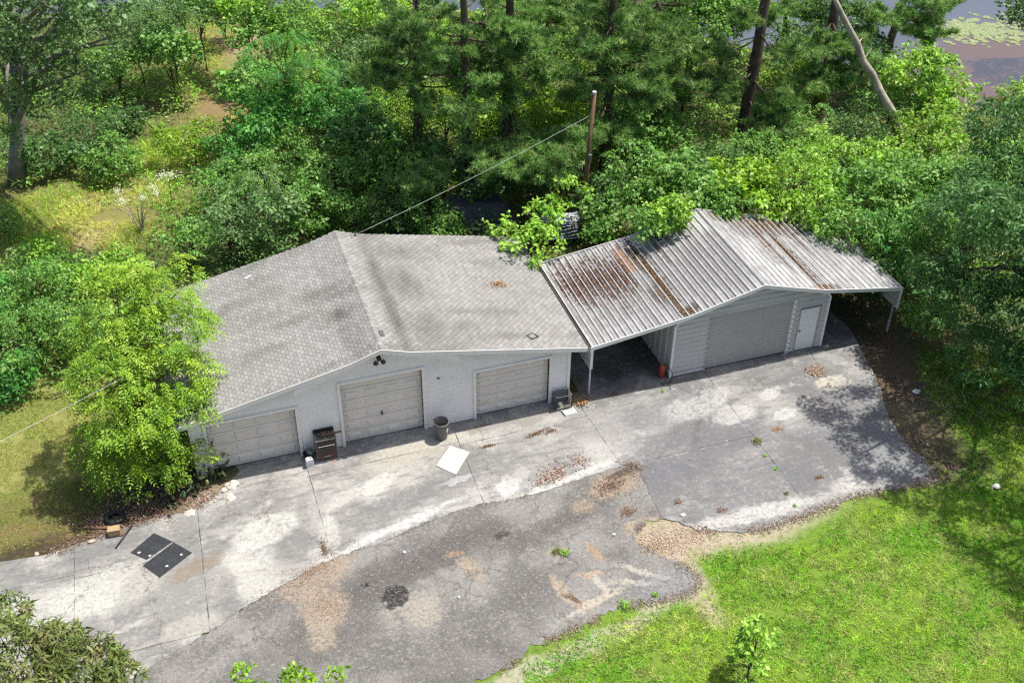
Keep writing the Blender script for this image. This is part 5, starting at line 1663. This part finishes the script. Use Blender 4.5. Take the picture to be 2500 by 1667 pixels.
# flowering elder with bare canes
eb = W(345, 560)
el = empty('flowering_elder', (eb[0], eb[1], float(zg(eb[0], eb[1]))), 'thin-caned elder with white flower heads in the meadow', 'shrub')
mb = MB(); tips = []
for i in range(13):
    a = rg6.random() * 6.28; r_ = .5 + .9 * rg6.random(); h_ = 1.3 + 1.3 * rg6.random()
    e = (math.cos(a) * r_, math.sin(a) * r_ * .8 + .2, h_)
    mb.tube([(rg6.normal() * .08, rg6.normal() * .08, -.1), (e[0] * .4, e[1] * .4, h_ * .6), e], [.024, .016, .007], 5, False); tips.append(e)
mb.build('stem', PALEBARK, el)
tp_ = np.array(tips); cl = np.concatenate([tp_, unit(tp_)], 1)
leafobj('foliage', [leaves_on(rg6, cl[:9], .4, 26, .13, .45, 'bright')], LEAF, el)
fl_pts = np.array([W(u, v, 2.6) for u, v in ((287, 466), (297, 490), (346, 482), (372, 457), (381, 471))]) - np.array(el.location)
for p_ in fl_pts:
    m = 60
    P = p_ + rg6.normal(size=(m, 3)) * np.array([.11, .11, .05])
    leafobj('flower_head', [leafq(P, np.tile([0, 0, 1.0], (m, 1)) + rg6.normal(size=(m, 3)) * .3, rg6.normal(size=(m, 3)), np.full(m, .05), np.full(m, .045)) + (np.tile([.72, .72, .62], (m, 1)),)], LEAF, el)
fl2 = W(405, 425, 1.6)
wf = empty('white_blooms', (fl2[0], fl2[1], 0), 'low plant topped with a row of white blooms in the meadow', 'plant')
MB().tube([(0, 0, -.1), (.05, 0, .8), (.1, .05, 1.5)], .02, 5).build('stem', BARK, wf)
m = 160; P = np.array([0, 0, 1.55]) + rg6.normal(size=(m, 3)) * np.array([.35, .2, .08])
leafobj('flower_head', [leafq(P, np.tile([0, 0, 1.0], (m, 1)) + rg6.normal(size=(m, 3)) * .3, rg6.normal(size=(m, 3)), np.full(m, .06), np.full(m, .05)) + (np.tile([.72, .72, .62], (m, 1)),)], LEAF, wf)
leafobj('foliage', [leaves_on(rg6, np.concatenate([rg6.normal(size=(16, 3)) * np.array([.5, .4, .3]) + np.array([0, 0, .9]), unit(rg6.normal(size=(16, 3)))], 1), .35, 26, .13, .5, 'bright')], LEAF, wf)

# bush leaning over the right shingle slope and metal roof
plant('overhanging_mulberry', 'bright mulberry bush leaning over the back corner of the shingle roof', 'shrub',
      [(*W(1290, 540, 3.3), 1.1, .9, .8), (*W(1320, 520, 3.4), .8, .7, .6), (*W(1250, 570, 3.0), .8, .7, .6), (*W(1320, 590, 3.0), .8, .6, .6), (*W(1390, 470, 4.0), .8, .6, .5), (*W(1290, 610, 2.9), .7, .6, .6)],
      (14.9, 8.4, -.06), 4.4, .32, 20, .20, .62, 'bright', .07, None, None, seed=41, part=('stem', 'foliage'), ntarg=18)
mr = [(1590, 540, 3.8, .8, 'mid', 'leafy branch shrub spilling over the back of the left metal slope'), (1640, 525, 4.0, .8, 'bright', 'light shrub leaning onto the metal roof left of its ridge'), (1500, 510, 2.6, 1.1, 'mid', 'shrub behind the left metal eave right of the pole'),
      (1455, 575, 1.8, .6, 'mid', 'low shrub at the foot of the pole behind the metal eave'), (1560, 440, 3.0, 1.7, 'mid', 'broad shrub in the shade right of the utility pole'), (1660, 460, 3.0, 1.7, 'mid', 'broad shrub behind the metal ridge'), (1490, 470, 2.4, 1.5, 'dark', 'dark shrub directly behind the utility pole')]
for i, (u, v, z, R, pal, lab) in enumerate(mr):
    shrub('broadleaf_shrub', lab, u, v, R, R * 1.5, pal, .19, .6, 4.2, .36, 20, seed=400 + i, zc=z)

# bright thicket right of the metal shed
rb = [(1740, 490, 3.6, 1.2, 'mid', 'bright shrub over the back edge of the right metal slope'), (1830, 470, 3.2, 1.6, 'lime', 'lime-green young tree behind the right metal slope'), (1930, 450, 3.4, 1.7, 'bright', 'tall light-green young tree in the sunny thicket'),
      (2030, 410, 3.2, 1.7, 'bright', 'sunny young tree at the foot of the pale leaning trunk'), (1950, 340, 2.6, 1.7, 'mid', 'green shrub behind the sunny thicket near the pines'), (2120, 470, 3.0, 1.7, 'mid', 'bushy young tree in the middle of the sunny thicket'),
      (2060, 560, 2.8, 1.4, 'mid', 'young tree beside the right edge of the metal roof'), (2170, 570, 2.6, 1.5, 'emerald', 'emerald shrub right of the metal roof'), (2220, 450, 2.8, 1.7, 'mid', 'leafy young tree nearer the pond side'), (2160, 390, 2.2, 1.4, 'bright', 'sunlit young tree below the pond'),
      (2265, 340, 2.8, 1.6, 'bright', 'sunlit tree left of the brown water'), (2270, 210, 3.4, 2.2, 'bright', 'rounded bright tree at the pond edge'), (2180, 250, 2.6, 1.8, 'mid', 'shaded tree behind the pale leaning trunk'), (2340, 450, 3.0, 1.7, 'mid', 'leafy tree on the right bank'),
      (2470, 390, 3.2, 1.7, 'bright', 'bright tree right of the brown water'), (2510, 270, 3.6, 1.6, 'bright', 'tall bright tree at the upper right edge'), (2420, 480, 3.4, 1.9, 'mid', 'green tree on the right edge above the dark cedar'), (2280, 560, 3.0, 1.7, 'mid', 'green tree between the thicket and the dark cedar'),
      (2120, 670, 1.6, 1.3, 'dark', 'dark shrub outside the right carport post'), (2210, 660, 1.8, 1.3, 'emerald', 'green shrub behind the right carport post'), (2270, 760, 1.2, 1.1, 'mid', 'low shrub right of the carport post'), (2000, 520, 3.0, 1.2, 'bright', 'young tree touching the back corner of the right metal slope'),
      (1850, 380, 2.6, 1.6, 'mid', 'shrub at the foot of the largest right pine'), (1750, 420, 2.6, 1.6, 'dark', 'dark shrub left of the largest right pine'), (2090, 330, 2.6, 1.4, 'dark', 'dark shrub under the leaning trunk')]
for i, (u, v, z, R, pal, lab) in enumerate(rb):
    shrub('young_tree', lab, u, v, R, R * 1.6, pal, .165, .6, 4.0, .38, 22, seed=500 + i, zc=z, cat='tree')

# dark feathery cedar on the right edge
CB = [(31.0, -1.4, 5.6, 1.9, 1.8, 1.4), (29.6, -2.2, 4.4, 1.7, 1.6, 1.2), (31.2, -3.0, 4.2, 1.9, 1.7, 1.3), (28.6, -2.8, 3.0, 1.4, 1.3, 1.0), (29.6, -4.4, 3.2, 1.7, 1.5, 1.1), (31.4, -5.0, 3.4, 1.8, 1.6, 1.2), (28.4, -4.6, 1.9, 1.2, 1.2, .9),
      (29.8, -6.2, 2.0, 1.5, 1.3, 1.0), (30.4, -.6, 6.8, 1.5, 1.4, 1.2), (32.6, -2.0, 6.5, 1.9, 1.8, 1.4), (28.0, -1.5, 3.4, 1.0, 1.0, .9), (31.5, -6.8, 2.4, 1.5, 1.4, 1.0), (33, -4.5, 5.5, 2, 2, 1.5), (32, .8, 7.6, 1.8, 1.6, 1.4),
      (27.0, -3.2, 7.6, 1.5, 1.4, .9), (27.4, -5.6, 8.2, 1.7, 1.5, 1.0), (30.0, -4.6, 9.2, 1.7, 1.6, 1.2), (27.8, -7.6, 8.0, 1.5, 1.5, 1.0)]
plant('dark_cedar', 'large dark blue-green feathery tree filling the right edge', 'tree', CB, (30.6, -4.4, -.06), 6.0, .40, 42, .19, .34, 'blue', .28, (30.4, -4.2, 8.4), None, seed=51, ntarg=40, inner=.5, flat=.45, upb=.55, droop=.3)
# tall tree outside the frame on the right whose shade falls over the pad corner
plant('shade_tree', 'tall tree at the right frame edge shading the lawn', 'tree', [(28.6, -9.6, 8.6, 1.7, 1.6, 1.2), (29.2, -11.6, 8.8, 1.8, 1.7, 1.3), (30.8, -10.4, 9.8, 1.9, 1.8, 1.4), (28.8, -13.4, 8.2, 1.6, 1.5, 1.2), (31.0, -8.4, 8.6, 1.8, 1.8, 1.3)], (30.4, -10.6, -.06), 4.6, .42, 34, .19, .4, 'blue', .26, (30.2, -10.6, 8.6), None, seed=52, ntarg=20)

# ---------------------------------------------------------------- background wood
ob = W(42, 445); ob[2] = float(zg(ob[0], ob[1]))
oak_px = [(60, 60, 9.5, 1.8), (140, 40, 10.5, 1.8), (210, 90, 9.0, 1.5), (30, 160, 8.0, 1.4), (150, 160, 7.6, 1.4), (90, 240, 6.2, 1.1), (15, 240, 6.0, 1.2), (250, 30, 10.5, 1.5), (190, 200, 7.0, .9), (-60, 120, 9.0, 2.2), (-60, 20, 11, 2.2), (0, 330, 5.0, .8), (100, -60, 12, 2.2), (260, -50, 12, 2.0)]
plant('old_oak', 'tall oak with a stout grey trunk at the upper left', 'tree', [(*W(u, v, z), r, r, r * .62) for u, v, z, r in oak_px], tuple(ob), 2.6, .5, 30, .2, .55, 'silver', .42, tuple(ob + np.array([1.9, .6, 9.0])), None, seed=61, ntarg=34, bark=simple('oak_bark', (.20, .185, .165), .95, .1, 0, .35, 2, 20))
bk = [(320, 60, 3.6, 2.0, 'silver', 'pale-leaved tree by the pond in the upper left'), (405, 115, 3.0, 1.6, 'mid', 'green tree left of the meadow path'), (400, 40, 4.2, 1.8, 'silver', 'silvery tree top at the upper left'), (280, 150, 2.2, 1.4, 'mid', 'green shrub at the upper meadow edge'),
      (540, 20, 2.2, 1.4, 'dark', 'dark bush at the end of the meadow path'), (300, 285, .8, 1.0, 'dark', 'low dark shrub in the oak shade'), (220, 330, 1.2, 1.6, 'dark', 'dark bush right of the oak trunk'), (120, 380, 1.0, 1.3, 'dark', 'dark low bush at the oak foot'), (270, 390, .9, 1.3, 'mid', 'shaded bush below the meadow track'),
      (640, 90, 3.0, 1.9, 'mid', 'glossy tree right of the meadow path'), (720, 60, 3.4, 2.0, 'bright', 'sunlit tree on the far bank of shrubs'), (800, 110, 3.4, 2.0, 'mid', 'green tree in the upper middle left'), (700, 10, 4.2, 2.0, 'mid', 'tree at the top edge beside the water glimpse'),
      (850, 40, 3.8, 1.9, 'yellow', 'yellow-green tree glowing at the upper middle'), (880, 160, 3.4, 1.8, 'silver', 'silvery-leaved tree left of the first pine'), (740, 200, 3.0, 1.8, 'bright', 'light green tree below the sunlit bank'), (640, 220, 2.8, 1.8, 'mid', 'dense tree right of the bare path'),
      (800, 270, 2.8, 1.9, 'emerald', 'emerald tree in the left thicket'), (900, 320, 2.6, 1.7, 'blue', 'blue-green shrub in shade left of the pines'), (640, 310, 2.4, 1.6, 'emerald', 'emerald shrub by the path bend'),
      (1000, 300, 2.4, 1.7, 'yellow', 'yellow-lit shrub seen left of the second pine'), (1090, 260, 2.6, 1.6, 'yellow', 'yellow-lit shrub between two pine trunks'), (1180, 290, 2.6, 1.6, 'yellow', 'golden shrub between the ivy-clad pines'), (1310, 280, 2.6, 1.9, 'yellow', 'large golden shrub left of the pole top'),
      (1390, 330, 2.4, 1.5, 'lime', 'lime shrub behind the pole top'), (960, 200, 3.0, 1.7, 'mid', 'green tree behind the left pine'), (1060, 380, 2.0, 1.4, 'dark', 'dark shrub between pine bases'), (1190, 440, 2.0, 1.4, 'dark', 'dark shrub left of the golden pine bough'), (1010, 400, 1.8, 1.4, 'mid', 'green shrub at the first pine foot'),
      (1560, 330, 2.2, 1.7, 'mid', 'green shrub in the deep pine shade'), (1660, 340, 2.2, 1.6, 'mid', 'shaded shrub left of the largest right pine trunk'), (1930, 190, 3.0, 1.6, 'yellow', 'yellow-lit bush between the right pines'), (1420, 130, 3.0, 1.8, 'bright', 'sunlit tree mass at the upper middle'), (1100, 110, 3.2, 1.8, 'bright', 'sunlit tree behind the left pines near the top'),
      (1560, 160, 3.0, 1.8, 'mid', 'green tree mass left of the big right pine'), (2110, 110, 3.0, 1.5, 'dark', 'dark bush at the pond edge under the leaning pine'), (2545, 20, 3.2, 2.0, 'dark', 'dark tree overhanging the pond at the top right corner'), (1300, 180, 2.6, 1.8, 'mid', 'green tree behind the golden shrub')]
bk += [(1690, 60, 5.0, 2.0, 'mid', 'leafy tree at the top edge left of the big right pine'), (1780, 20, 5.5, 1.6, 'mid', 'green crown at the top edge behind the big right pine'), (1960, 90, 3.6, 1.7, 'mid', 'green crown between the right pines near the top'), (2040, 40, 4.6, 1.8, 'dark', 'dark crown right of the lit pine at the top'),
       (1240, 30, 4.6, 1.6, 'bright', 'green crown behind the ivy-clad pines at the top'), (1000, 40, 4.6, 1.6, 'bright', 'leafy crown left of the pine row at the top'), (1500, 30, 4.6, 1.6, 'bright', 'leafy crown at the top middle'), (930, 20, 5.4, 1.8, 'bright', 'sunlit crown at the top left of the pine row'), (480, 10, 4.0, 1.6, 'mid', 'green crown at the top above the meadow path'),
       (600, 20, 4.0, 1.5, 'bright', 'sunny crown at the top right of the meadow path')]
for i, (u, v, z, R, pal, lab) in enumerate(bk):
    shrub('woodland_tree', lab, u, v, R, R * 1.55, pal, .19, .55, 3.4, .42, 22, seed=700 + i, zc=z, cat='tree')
# mimosa with flat feathery tiers
plant('silk_tree', 'vivid green silk tree with flat feathery tiers in the left thicket', 'tree', [(*W(690, 115, 6.0), 1.5, 1.3, .35), (*W(650, 150, 5.2), 1.3, 1.1, .3), (*W(670, 205, 4.2), 1.1, 1.0, .3), (*W(770, 170, 4.8), 1.3, 1.1, .3), (*W(860, 250, 3.6), 1.4, 1.1, .3)], (*W(720, 330)[:2], 0), 4.2, .4, 0, .1, .3, 'emerald', .09, None, (5, .55, 8, .16, .22), seed=71, ntarg=16)

# pines: (label, base, a higher point on the trunk, its height, total height, radius, boughs)
pine('straight pine with dark trunk at the left of the pine row', 1025, 452, (1018, 160), 6, 14.5, .26, [(930, 120, 8.0, 1.2), (1000, 60, 9.0, 1.3), (940, 210, 6.5, 1.0)], 1, zlo=5.0, ivy=500)
pine('ivy-clad pine second in the row', 1142, 497, (1136, 60), 9, 15, .28, [(1080, 120, 8.2, 1.3), (1060, 420, 2.6, 1.0), (1000, 460, 2.4, 1.0), (1170, 110, 7.5, 1.2), (1220, 60, 9.0, 1.5), (1260, 100, 8.2, 1.2)], 2, zlo=5.0, ivy=900)
pine('stout ivy-covered pine left of the utility pole', 1240, 440, (1245, 30), 8.5, 15, .30, [(1320, 400, 3.6, 1.5), (1270, 430, 3.2, 1.3), (1390, 390, 3.6, 1.2), (1330, 450, 2.8, 1.3), (1210, 420, 3.2, 1.0), (1350, 180, 6.5, 1.4), (1310, 130, 7.6, 1.4), (1240, 180, 6.0, 1.2)], 3, zlo=5.0, ivy=900, nrand=28)
pine('pine trunk behind the utility pole', 1475, 440, (1490, 150), 6, 14.5, .28, [(1420, 230, 5.2, 1.3), (1560, 250, 4.8, 1.4), (1600, 215, 5.5, 1.3), (1520, 330, 3.6, 1.3), (1450, 120, 7.5, 1.3), (1440, 340, 4.0, 1.1)], 4, zlo=5.4, ivy=500, nrand=28)
pine('slim pine in the dark middle of the wood', 1590, 330, (1600, 80), 5, 13.5, .20, [(1560, 110, 6.5, 1.4), (1650, 90, 6.5, 1.4), (1500, 60, 7.5, 1.3), (1610, 190, 4.6, 1.2), (1640, 260, 3.4, 1.1)], 5, zlo=5.0, nrand=28)
pine('large dark pine trunk right of the pole leaning right', 1800, 392, (1852, 100), 6, 15.5, .36, [(1730, 140, 6.0, 1.5), (1770, 230, 4.4, 1.2), (1700, 220, 4.8, 1.3), (1810, 60, 7.6, 1.2), (1910, 140, 6.2, 1.2), (1920, 260, 4.0, 1.3), (1890, 330, 3.0, 1.0)], 6, zlo=8.5, nrand=16, extra=((5.5, .4, 1.6), (6.2, 3.4, 1.8), (4.4, 2.0, .8)))
pine('right-hand pine with bark lit on one side', 1995, 285, (2030, 60), 5, 15, .33, [(1960, 150, 5.0, 1.3), (2080, 130, 5.0, 1.3), (1950, 230, 3.4, 1.2), (2050, 200, 3.6, 1.1), (2110, 160, 4.4, 1.0)], 7, zlo=8.5, nrand=16)
pine('far pine standing at the water edge between the right pines', 1905, 150, (1925, 20), 3, 13, .24, [(1860, 50, 4.2, 1.3), (1970, 40, 4.2, 1.3)], 8, zlo=8.5, nrand=16)
pine('slender pine leaning right over the pond', 2150, 155, (2195, 30), 3, 13, .26, [(2240, 60, 4.2, 1.4), (2300, 30, 5.0, 1.5), (2120, 60, 4.4, 1.2), (2270, 100, 3.6, 1.0)], 9, zlo=8.5, nrand=16, extra=((2.8, .3, 1.8), (2.2, 2.6, 1.6)))
pine('far pine at the top middle by the water', 1690, 190, (1700, 40), 3.4, 12.5, .22, [(1640, 60, 5.0, 1.4), (1740, 40, 5.0, 1.4)], 10, zlo=4.2)
pine('far pine at the top between the dark trees', 1330, 230, (1340, 60), 3.6, 12.5, .22, [(1280, 60, 6.0, 1.4), (1390, 60, 6.0, 1.4), (1380, 20, 6.6, 1.5)], 11, zlo=4.6)
# leaning dead trunk
lt0, lt1 = W(2225, 345), W(2075, 70, 6.5)
p0 = Vector(W(2222, 400)); p0.z = -.1
ld = empty('leaning_dead_trunk', tuple(p0), 'pale bare trunk leaning left across the sunny thicket', 'tree')
P = [Vector(W(u, v, z)) - p0 for u, v, z in ((2222, 400, 0), (2196, 335, 1.9), (2180, 278, 3.4), (2150, 228, 4.4), (2130, 183, 5.2), (2106, 150, 5.9), (2094, 110, 6.6), (2058, 42, 8.0), (2020, -40, 9.6))]
MB().tube([tuple(p_) for p_ in P], [.25, .225, .215, .20, .185, .18, .16, .13, .09], 10).build('trunk', simple('mottled_bark', (.34, .30, .25), .9, .1, 0, .4, 1.6, 14, (.14, .12, .10), .7), ld, True)
for a_, b2 in ((2, (.5, -.3, .35)), (4, (-.6, .1, .3)), (5, (.5, .2, .5)), (6, (.4, .3, .2))):
    s0 = P[a_]; MB().tube([tuple(s0), tuple(s0 + Vector(b2))], [.045, .015], 5, False).build('branch_stub', PALEBARK, ld)

# ---------------------------------------------------------------- foreground foliage at the lower edge
BLT = [(*W(40, 1500, 3.2), .55, .5, .4), (*W(130, 1570, 3.2), .75, .65, .5), (*W(60, 1610, 3.4), .9, .8, .6), (*W(215, 1610, 2.9), .7, .6, .45), (*W(170, 1670, 3.0), .9, .8, .55), (*W(290, 1650, 2.7), .5, .45, .35), (*W(-30, 1560, 3.5), .9, .8, .6), (*W(60, 1720, 3.0), 1.0, .9, .6), (*W(260, 1720, 2.6), .8, .7, .5)]
rgx = np.random.default_rng(91)
plant('peach_tree', 'drooping olive-brown leaved tree in the lower left corner', 'tree', BLT, (*W(60, 1720, 3.0)[:2], -.06), 10.0, .24, 44, .24, .22, 'olive', .09, None, None, seed=81, ntarg=34, flat=.75, upb=.35, droop=.45, inner=.4)
for u, v, R, lab, sd in ((605, 1650, .33, 'left sprig of glossy lime leaves at the bottom edge', 1), (715, 1655, .34, 'taller middle sprig of glossy lime leaves at the bottom edge', 2), (812, 1660, .30, 'right sprig of glossy lime leaves at the bottom edge', 3)):
    c_ = W(u, v, 2.0)
    plant('glossy_shrub', lab, 'shrub', [(c_[0], c_[1], 2.0, R, R, R * .8), (c_[0] - .05, c_[1] - .35, 1.7, R * 1.5, R * 1.3, R)], (c_[0], c_[1] - .4, -.035 if False else -.06), 16, .16, 16, .15, .55, 'lime', .03, None, None, seed=85 + sd, part=('stem', 'foliage'), ntarg=8, droop=.05, upb=.4)
sb = W(1822, 1672)
plant('lawn_sapling', 'sparse leafy sapling on the lawn at the lower right edge', 'tree', [(sb[0] + .25, sb[1] + .35, 1.15, .55, .5, .55), (sb[0] + .5, sb[1] + .5, 1.5, .5, .4, .45), (sb[0], sb[1] + .1, .7, .45, .4, .35), (sb[0] - .35, sb[1] + .2, .75, .35, .3, .25)], (sb[0], sb[1], -.06), 12, .2, 10, .17, .62, 'bright', .035, (sb[0] + .3, sb[1] + .35, 1.6), None, seed=88, ntarg=14)

# ---------------------------------------------------------------- undergrowth, meadow, lawns
rg = np.random.default_rng(5)
def scatter(n, x0, x1, y0, y1, test):
    x = rg.uniform(x0, x1, n); y = rg.uniform(y0, y1, n)
    k = test(x, y)
    return x[k], y[k]
def under_ok(x, y):
    ok = ~inpoly(x, y, POND) & ~inpoly(x, y, MEADOW)
    ok &= ~((x > -.6) & (x < 14.4) & (y < 7.8)) & ~((x > 14.2) & (x < 27.8) & (y < 5.9))
    ok &= (y > 2.2) | (x > 29.5) & (y > -4)
    ok &= ~inpoly(x, y, LAWN_L)
    return ok
x, y = scatter(330000, -24, 56, -4, 46, under_ok)
dens_ = fbm(x * .35 + 8, y * .35 + 2)
hgt = .10 + 1.15 * smst((fbm(x * .5, y * .5) - .35) / .4) * (.3 + .7 * rg.random(len(x)))
k = rg.random(len(x)) < .35 + .9 * smst((dens_ - .3) / .4)
x, y, hgt = x[k], y[k], hgt[k]
n = len(x)
P = np.stack([x, y, zg(x, y) + hgt], -1)
N = np.tile([0, 0, 1.0], (n, 1)) + rg.normal(size=(n, 3)) * .45
A = rg.normal(size=(n, 3)) * np.array([1, 1, .3])
L = .12 + .10 * rg.random(n)
mixv = smst((fbm(x * .22 + 40, y * .22) - .38) / .25)[:, None]
C = pick(rg, 'dark', n) * (1 - mixv) + pick(rg, 'bright', n) * mixv
C = C * (.8 + .4 * rg.random((n, 1)))
o = leafobj('undergrowth', [leafq(P, N, A, L, L * .55) + (C,)], LEAF)
tag(o, 'tangled low green undergrowth across the wood floor', 'undergrowth', kind='stuff')


def blades(name, label, n, bbox, test, hf, w, colf, cat='grass'):
    x, y = scatter(n, *bbox, test)
    n = len(x)
    a = rg.random(n) * 2 * math.pi
    h = hf(x, y) * (.6 + .7 * rg.random(n))
    ww = w * (.7 + .6 * rg.random(n))
    B_ = np.stack([x, y, zg(x, y) - .005], -1)
    s = np.stack([np.cos(a), np.sin(a), 0 * a], -1) * ww[:, None] * .5
    tip = B_ + np.stack([rg.normal(0, 1.0, n) * h, rg.normal(0, 1.0, n) * h, h], -1)
    V = np.stack([B_ - s, B_ + s, tip], 1).reshape(-1, 3)
    C = colf(x, y, n)
    o = obj(name, mesh_np(name, V, np.arange(3 * n).reshape(n, 3), np.repeat(C, 3, 0)), GRASS)
    return tag(o, label, cat, kind='stuff')
def lawn_ok(x, y): return inpoly(x, y, LAWN_R) & ~inpoly(x, y, ASPH) & ~inpoly(x, y, CONC)
def lawn_col(x, y, n):
    f = smst((fbm(x * .7, y * .7) - .36) / .3)[:, None]
    g = smst((fbm(x * 1.7 + 9, y * 1.7) - .5) / .25)[:, None]
    c_ = np.array([.12, .33, .018]) * (1 - f) + np.array([.30, .46, .05]) * f
    c_ = c_ * (1 - .6 * g) + np.array([.46, .44, .17]) * .6 * g
    c_ = c_ * (.55 + .9 * smst((vnoise(x * 7, y * 7) * .6 + vnoise(x * 15 + 3, y * 15) * .4 - .2) / .6))[:, None]
    dry = (rg.random((n, 1)) < .10)
    return np.where(dry, np.array([.55, .48, .26]), c_) * (.7 + .6 * rg.random((n, 1)))
def lawn_h(x, y):
    e = pdist(x, y, LAWN_R)
    return .035 + .055 * smst(e / .8) * (.4 + fbm(x * 1.2, y * 1.2))
def lawn_test(x, y):
    return lawn_ok(x, y) & (rg.random(len(x)) < .25 + .75 * smst(pdist(x, y, LAWN_R) / .45)) & (fbm(x * 2.1 + 2, y * 2.1) > .27)
blades('lawn_grass', 'bright green lawn grass at lower right', 420000, (8, 36, -20, 3), lawn_test, lawn_h, .028, lawn_col)
def lawnl_test(x, y): return inpoly(x, y, LAWN_L) & ~inpoly(x, y, CONC) & (fbm(x * 1.5, y * 1.5) > .36)
def lawnl_col(x, y, n):
    f = smst((fbm(x * .5 + 3, y * .9) - .35) / .3)[:, None]
    c_ = np.array([.34, .36, .10]) * f + np.array([.22, .33, .05]) * (1 - f)
    dry = smst((-1.0 - y) / 1.5)[:, None]
    c_ = c_ * (1 - dry * .7) + np.array([.38, .28, .15]) * dry * .7
    return c_ * (.7 + .6 * rg.random((n, 1)))
blades('mown_grass', 'dry mown grass on the left lawn', 200000, (-14, 0, -5, 9), lawnl_test, lambda x, y: .04 + 0 * x, .028, lawnl_col)
def mead_col(x, y, n):
    f = smst((fbm(x * .35 + 3, y * .35) - .38) / .25)[:, None]
    c_ = np.array([.30, .47, .05]) * (1 - f) + np.array([.58, .62, .13]) * f
    s = (rg.random((n, 1)) < .16)
    return np.where(s, np.array([.52, .46, .24]), c_) * (.7 + .6 * rg.random((n, 1)))
PB = [(q_[0], q_[1]) for q_ in PATH_BITS]
def mead_test(x, y): return inpoly(x, y, MEADOW) & (pdist(x, y, PB, False) > .5 + 1.3 * rg.random(len(x))) & (fbm(x * .8, y * .8 + 5) > .30)
blades('meadow_grass', 'yellow-green meadow grass beyond the garage', 260000, (-26, 16, 12, 48), mead_test, lambda x, y: .08 + .22 * smst((fbm(x * .6, y * .6) - .35) / .3), .03, mead_col)
# broad weeds through the meadow
x, y = scatter(26000, -26, 16, 12, 48, mead_test)
k = fbm(x * .9 + 20, y * .9) > .52; x, y = x[k], y[k]; n = len(x)
P = np.stack([x, y, zg(x, y) + .1 + .4 * rg.random(n)], -1)
L = .12 + .1 * rg.random(n)
o = leafobj('meadow_weeds', [leafq(P, np.tile([0, 0, 1.0], (n, 1)) + rg.normal(size=(n, 3)) * .4, rg.normal(size=(n, 3)) * np.array([1, 1, .3]), L, L * .5) + (pick(rg, 'bright', n),)], LEAF)
tag(o, 'broad-leaved weeds through the meadow', 'weeds', kind='stuff')
# weeds in the joints
WD_ = []
for u, v, s in ((1848, 1078, .17), (1868, 1113, .05), (1895, 1145, .06), (1617, 955, .05), (1920, 1205, .06), (1940, 1235, .05), (1360, 1347, .15), (1525, 1478, .18), (1600, 1452, .09), (1378, 1350, .14), (1895, 1082, .0), (100, 1400, .0)):
    if not s: continue
    c_ = W(u, v)
    root = empty('joint_weed', (c_[0], c_[1], 0), {1848: 'reddish-green weed tuft on the long joint of the right pad', 1868: 'tiny weed just below the reddish tuft on the joint', 1895: 'small weed lower down the long joint', 1617: 'tiny weed in the pad in front of the red cylinder', 1920: 'small tan weed near the lawn end of the long joint',
                   1940: 'last small weed of the long joint above the lawn', 1360: 'flat olive weed in the asphalt', 1525: 'bright grass tuft at the asphalt and lawn edge', 1600: 'small weed on the asphalt tongue', 1378: 'green weed beside the flat olive one on asphalt'}[u], 'weed')
    m = int(60 + 500 * s)
    P = rg.normal(size=(m, 3)) * np.array([s * .5, s * .45, 0]) + np.array([0, 0, .02]); P[:, 2] += np.abs(rg.normal(size=m)) * s * .35
    D = unit(P * np.array([1, 1, .5]) + rg.normal(size=(m, 3)) * .3)
    pal = {1848: 'olive', 1360: 'olive', 1920: 'olive'}.get(u, 'bright')
    Lw = np.full(m, .04 + s * .25)
    leafobj('foliage', [leafq(P, np.tile([0, 0, 1.0], (m, 1)) + rg.normal(size=(m, 3)) * .5, D, Lw, Lw * .35) + (pick(rg, pal, m),)], LEAF, root)
# lily pads on the pond
m = 420
lx, ly = [], []
for u, v, su, sv, k in ((2360, 65, 60, 12, 200), (2440, 80, 50, 14, 140), (2330, 80, 30, 10, 60), (2480, 40, 20, 20, 40)):
    for _ in range(k):
        q_ = W(u + rg.normal() * su, v + rg.normal() * sv, -.41); lx.append(q_[0]); ly.append(q_[1])
V, F = [], []
for a_, b2 in zip(lx, ly):
    r_ = .12 + .13 * rg.random(); n0 = len(V); th = rg.random() * 6.28
    V.append((a_, b2, -.408))
    for j in range(9):
        t_ = th + .25 + j * (6.28 - .5) / 8
        V.append((a_ + r_ * math.cos(t_), b2 + r_ * math.sin(t_), -.405 + .01 * rg.random()))
    F += [(n0, n0 + 1 + j, n0 + 2 + j) for j in range(8)]
o = obj('lily_pads', mesh_np('lily_pads', V, F, np.tile([.30, .36, .17], (len(V), 1)) * (.7 + .5 * rg.random((len(V), 1)))), LEAF)
tag(o, 'floating lily pads on the brown pond at upper right', 'lily pads', kind='stuff')
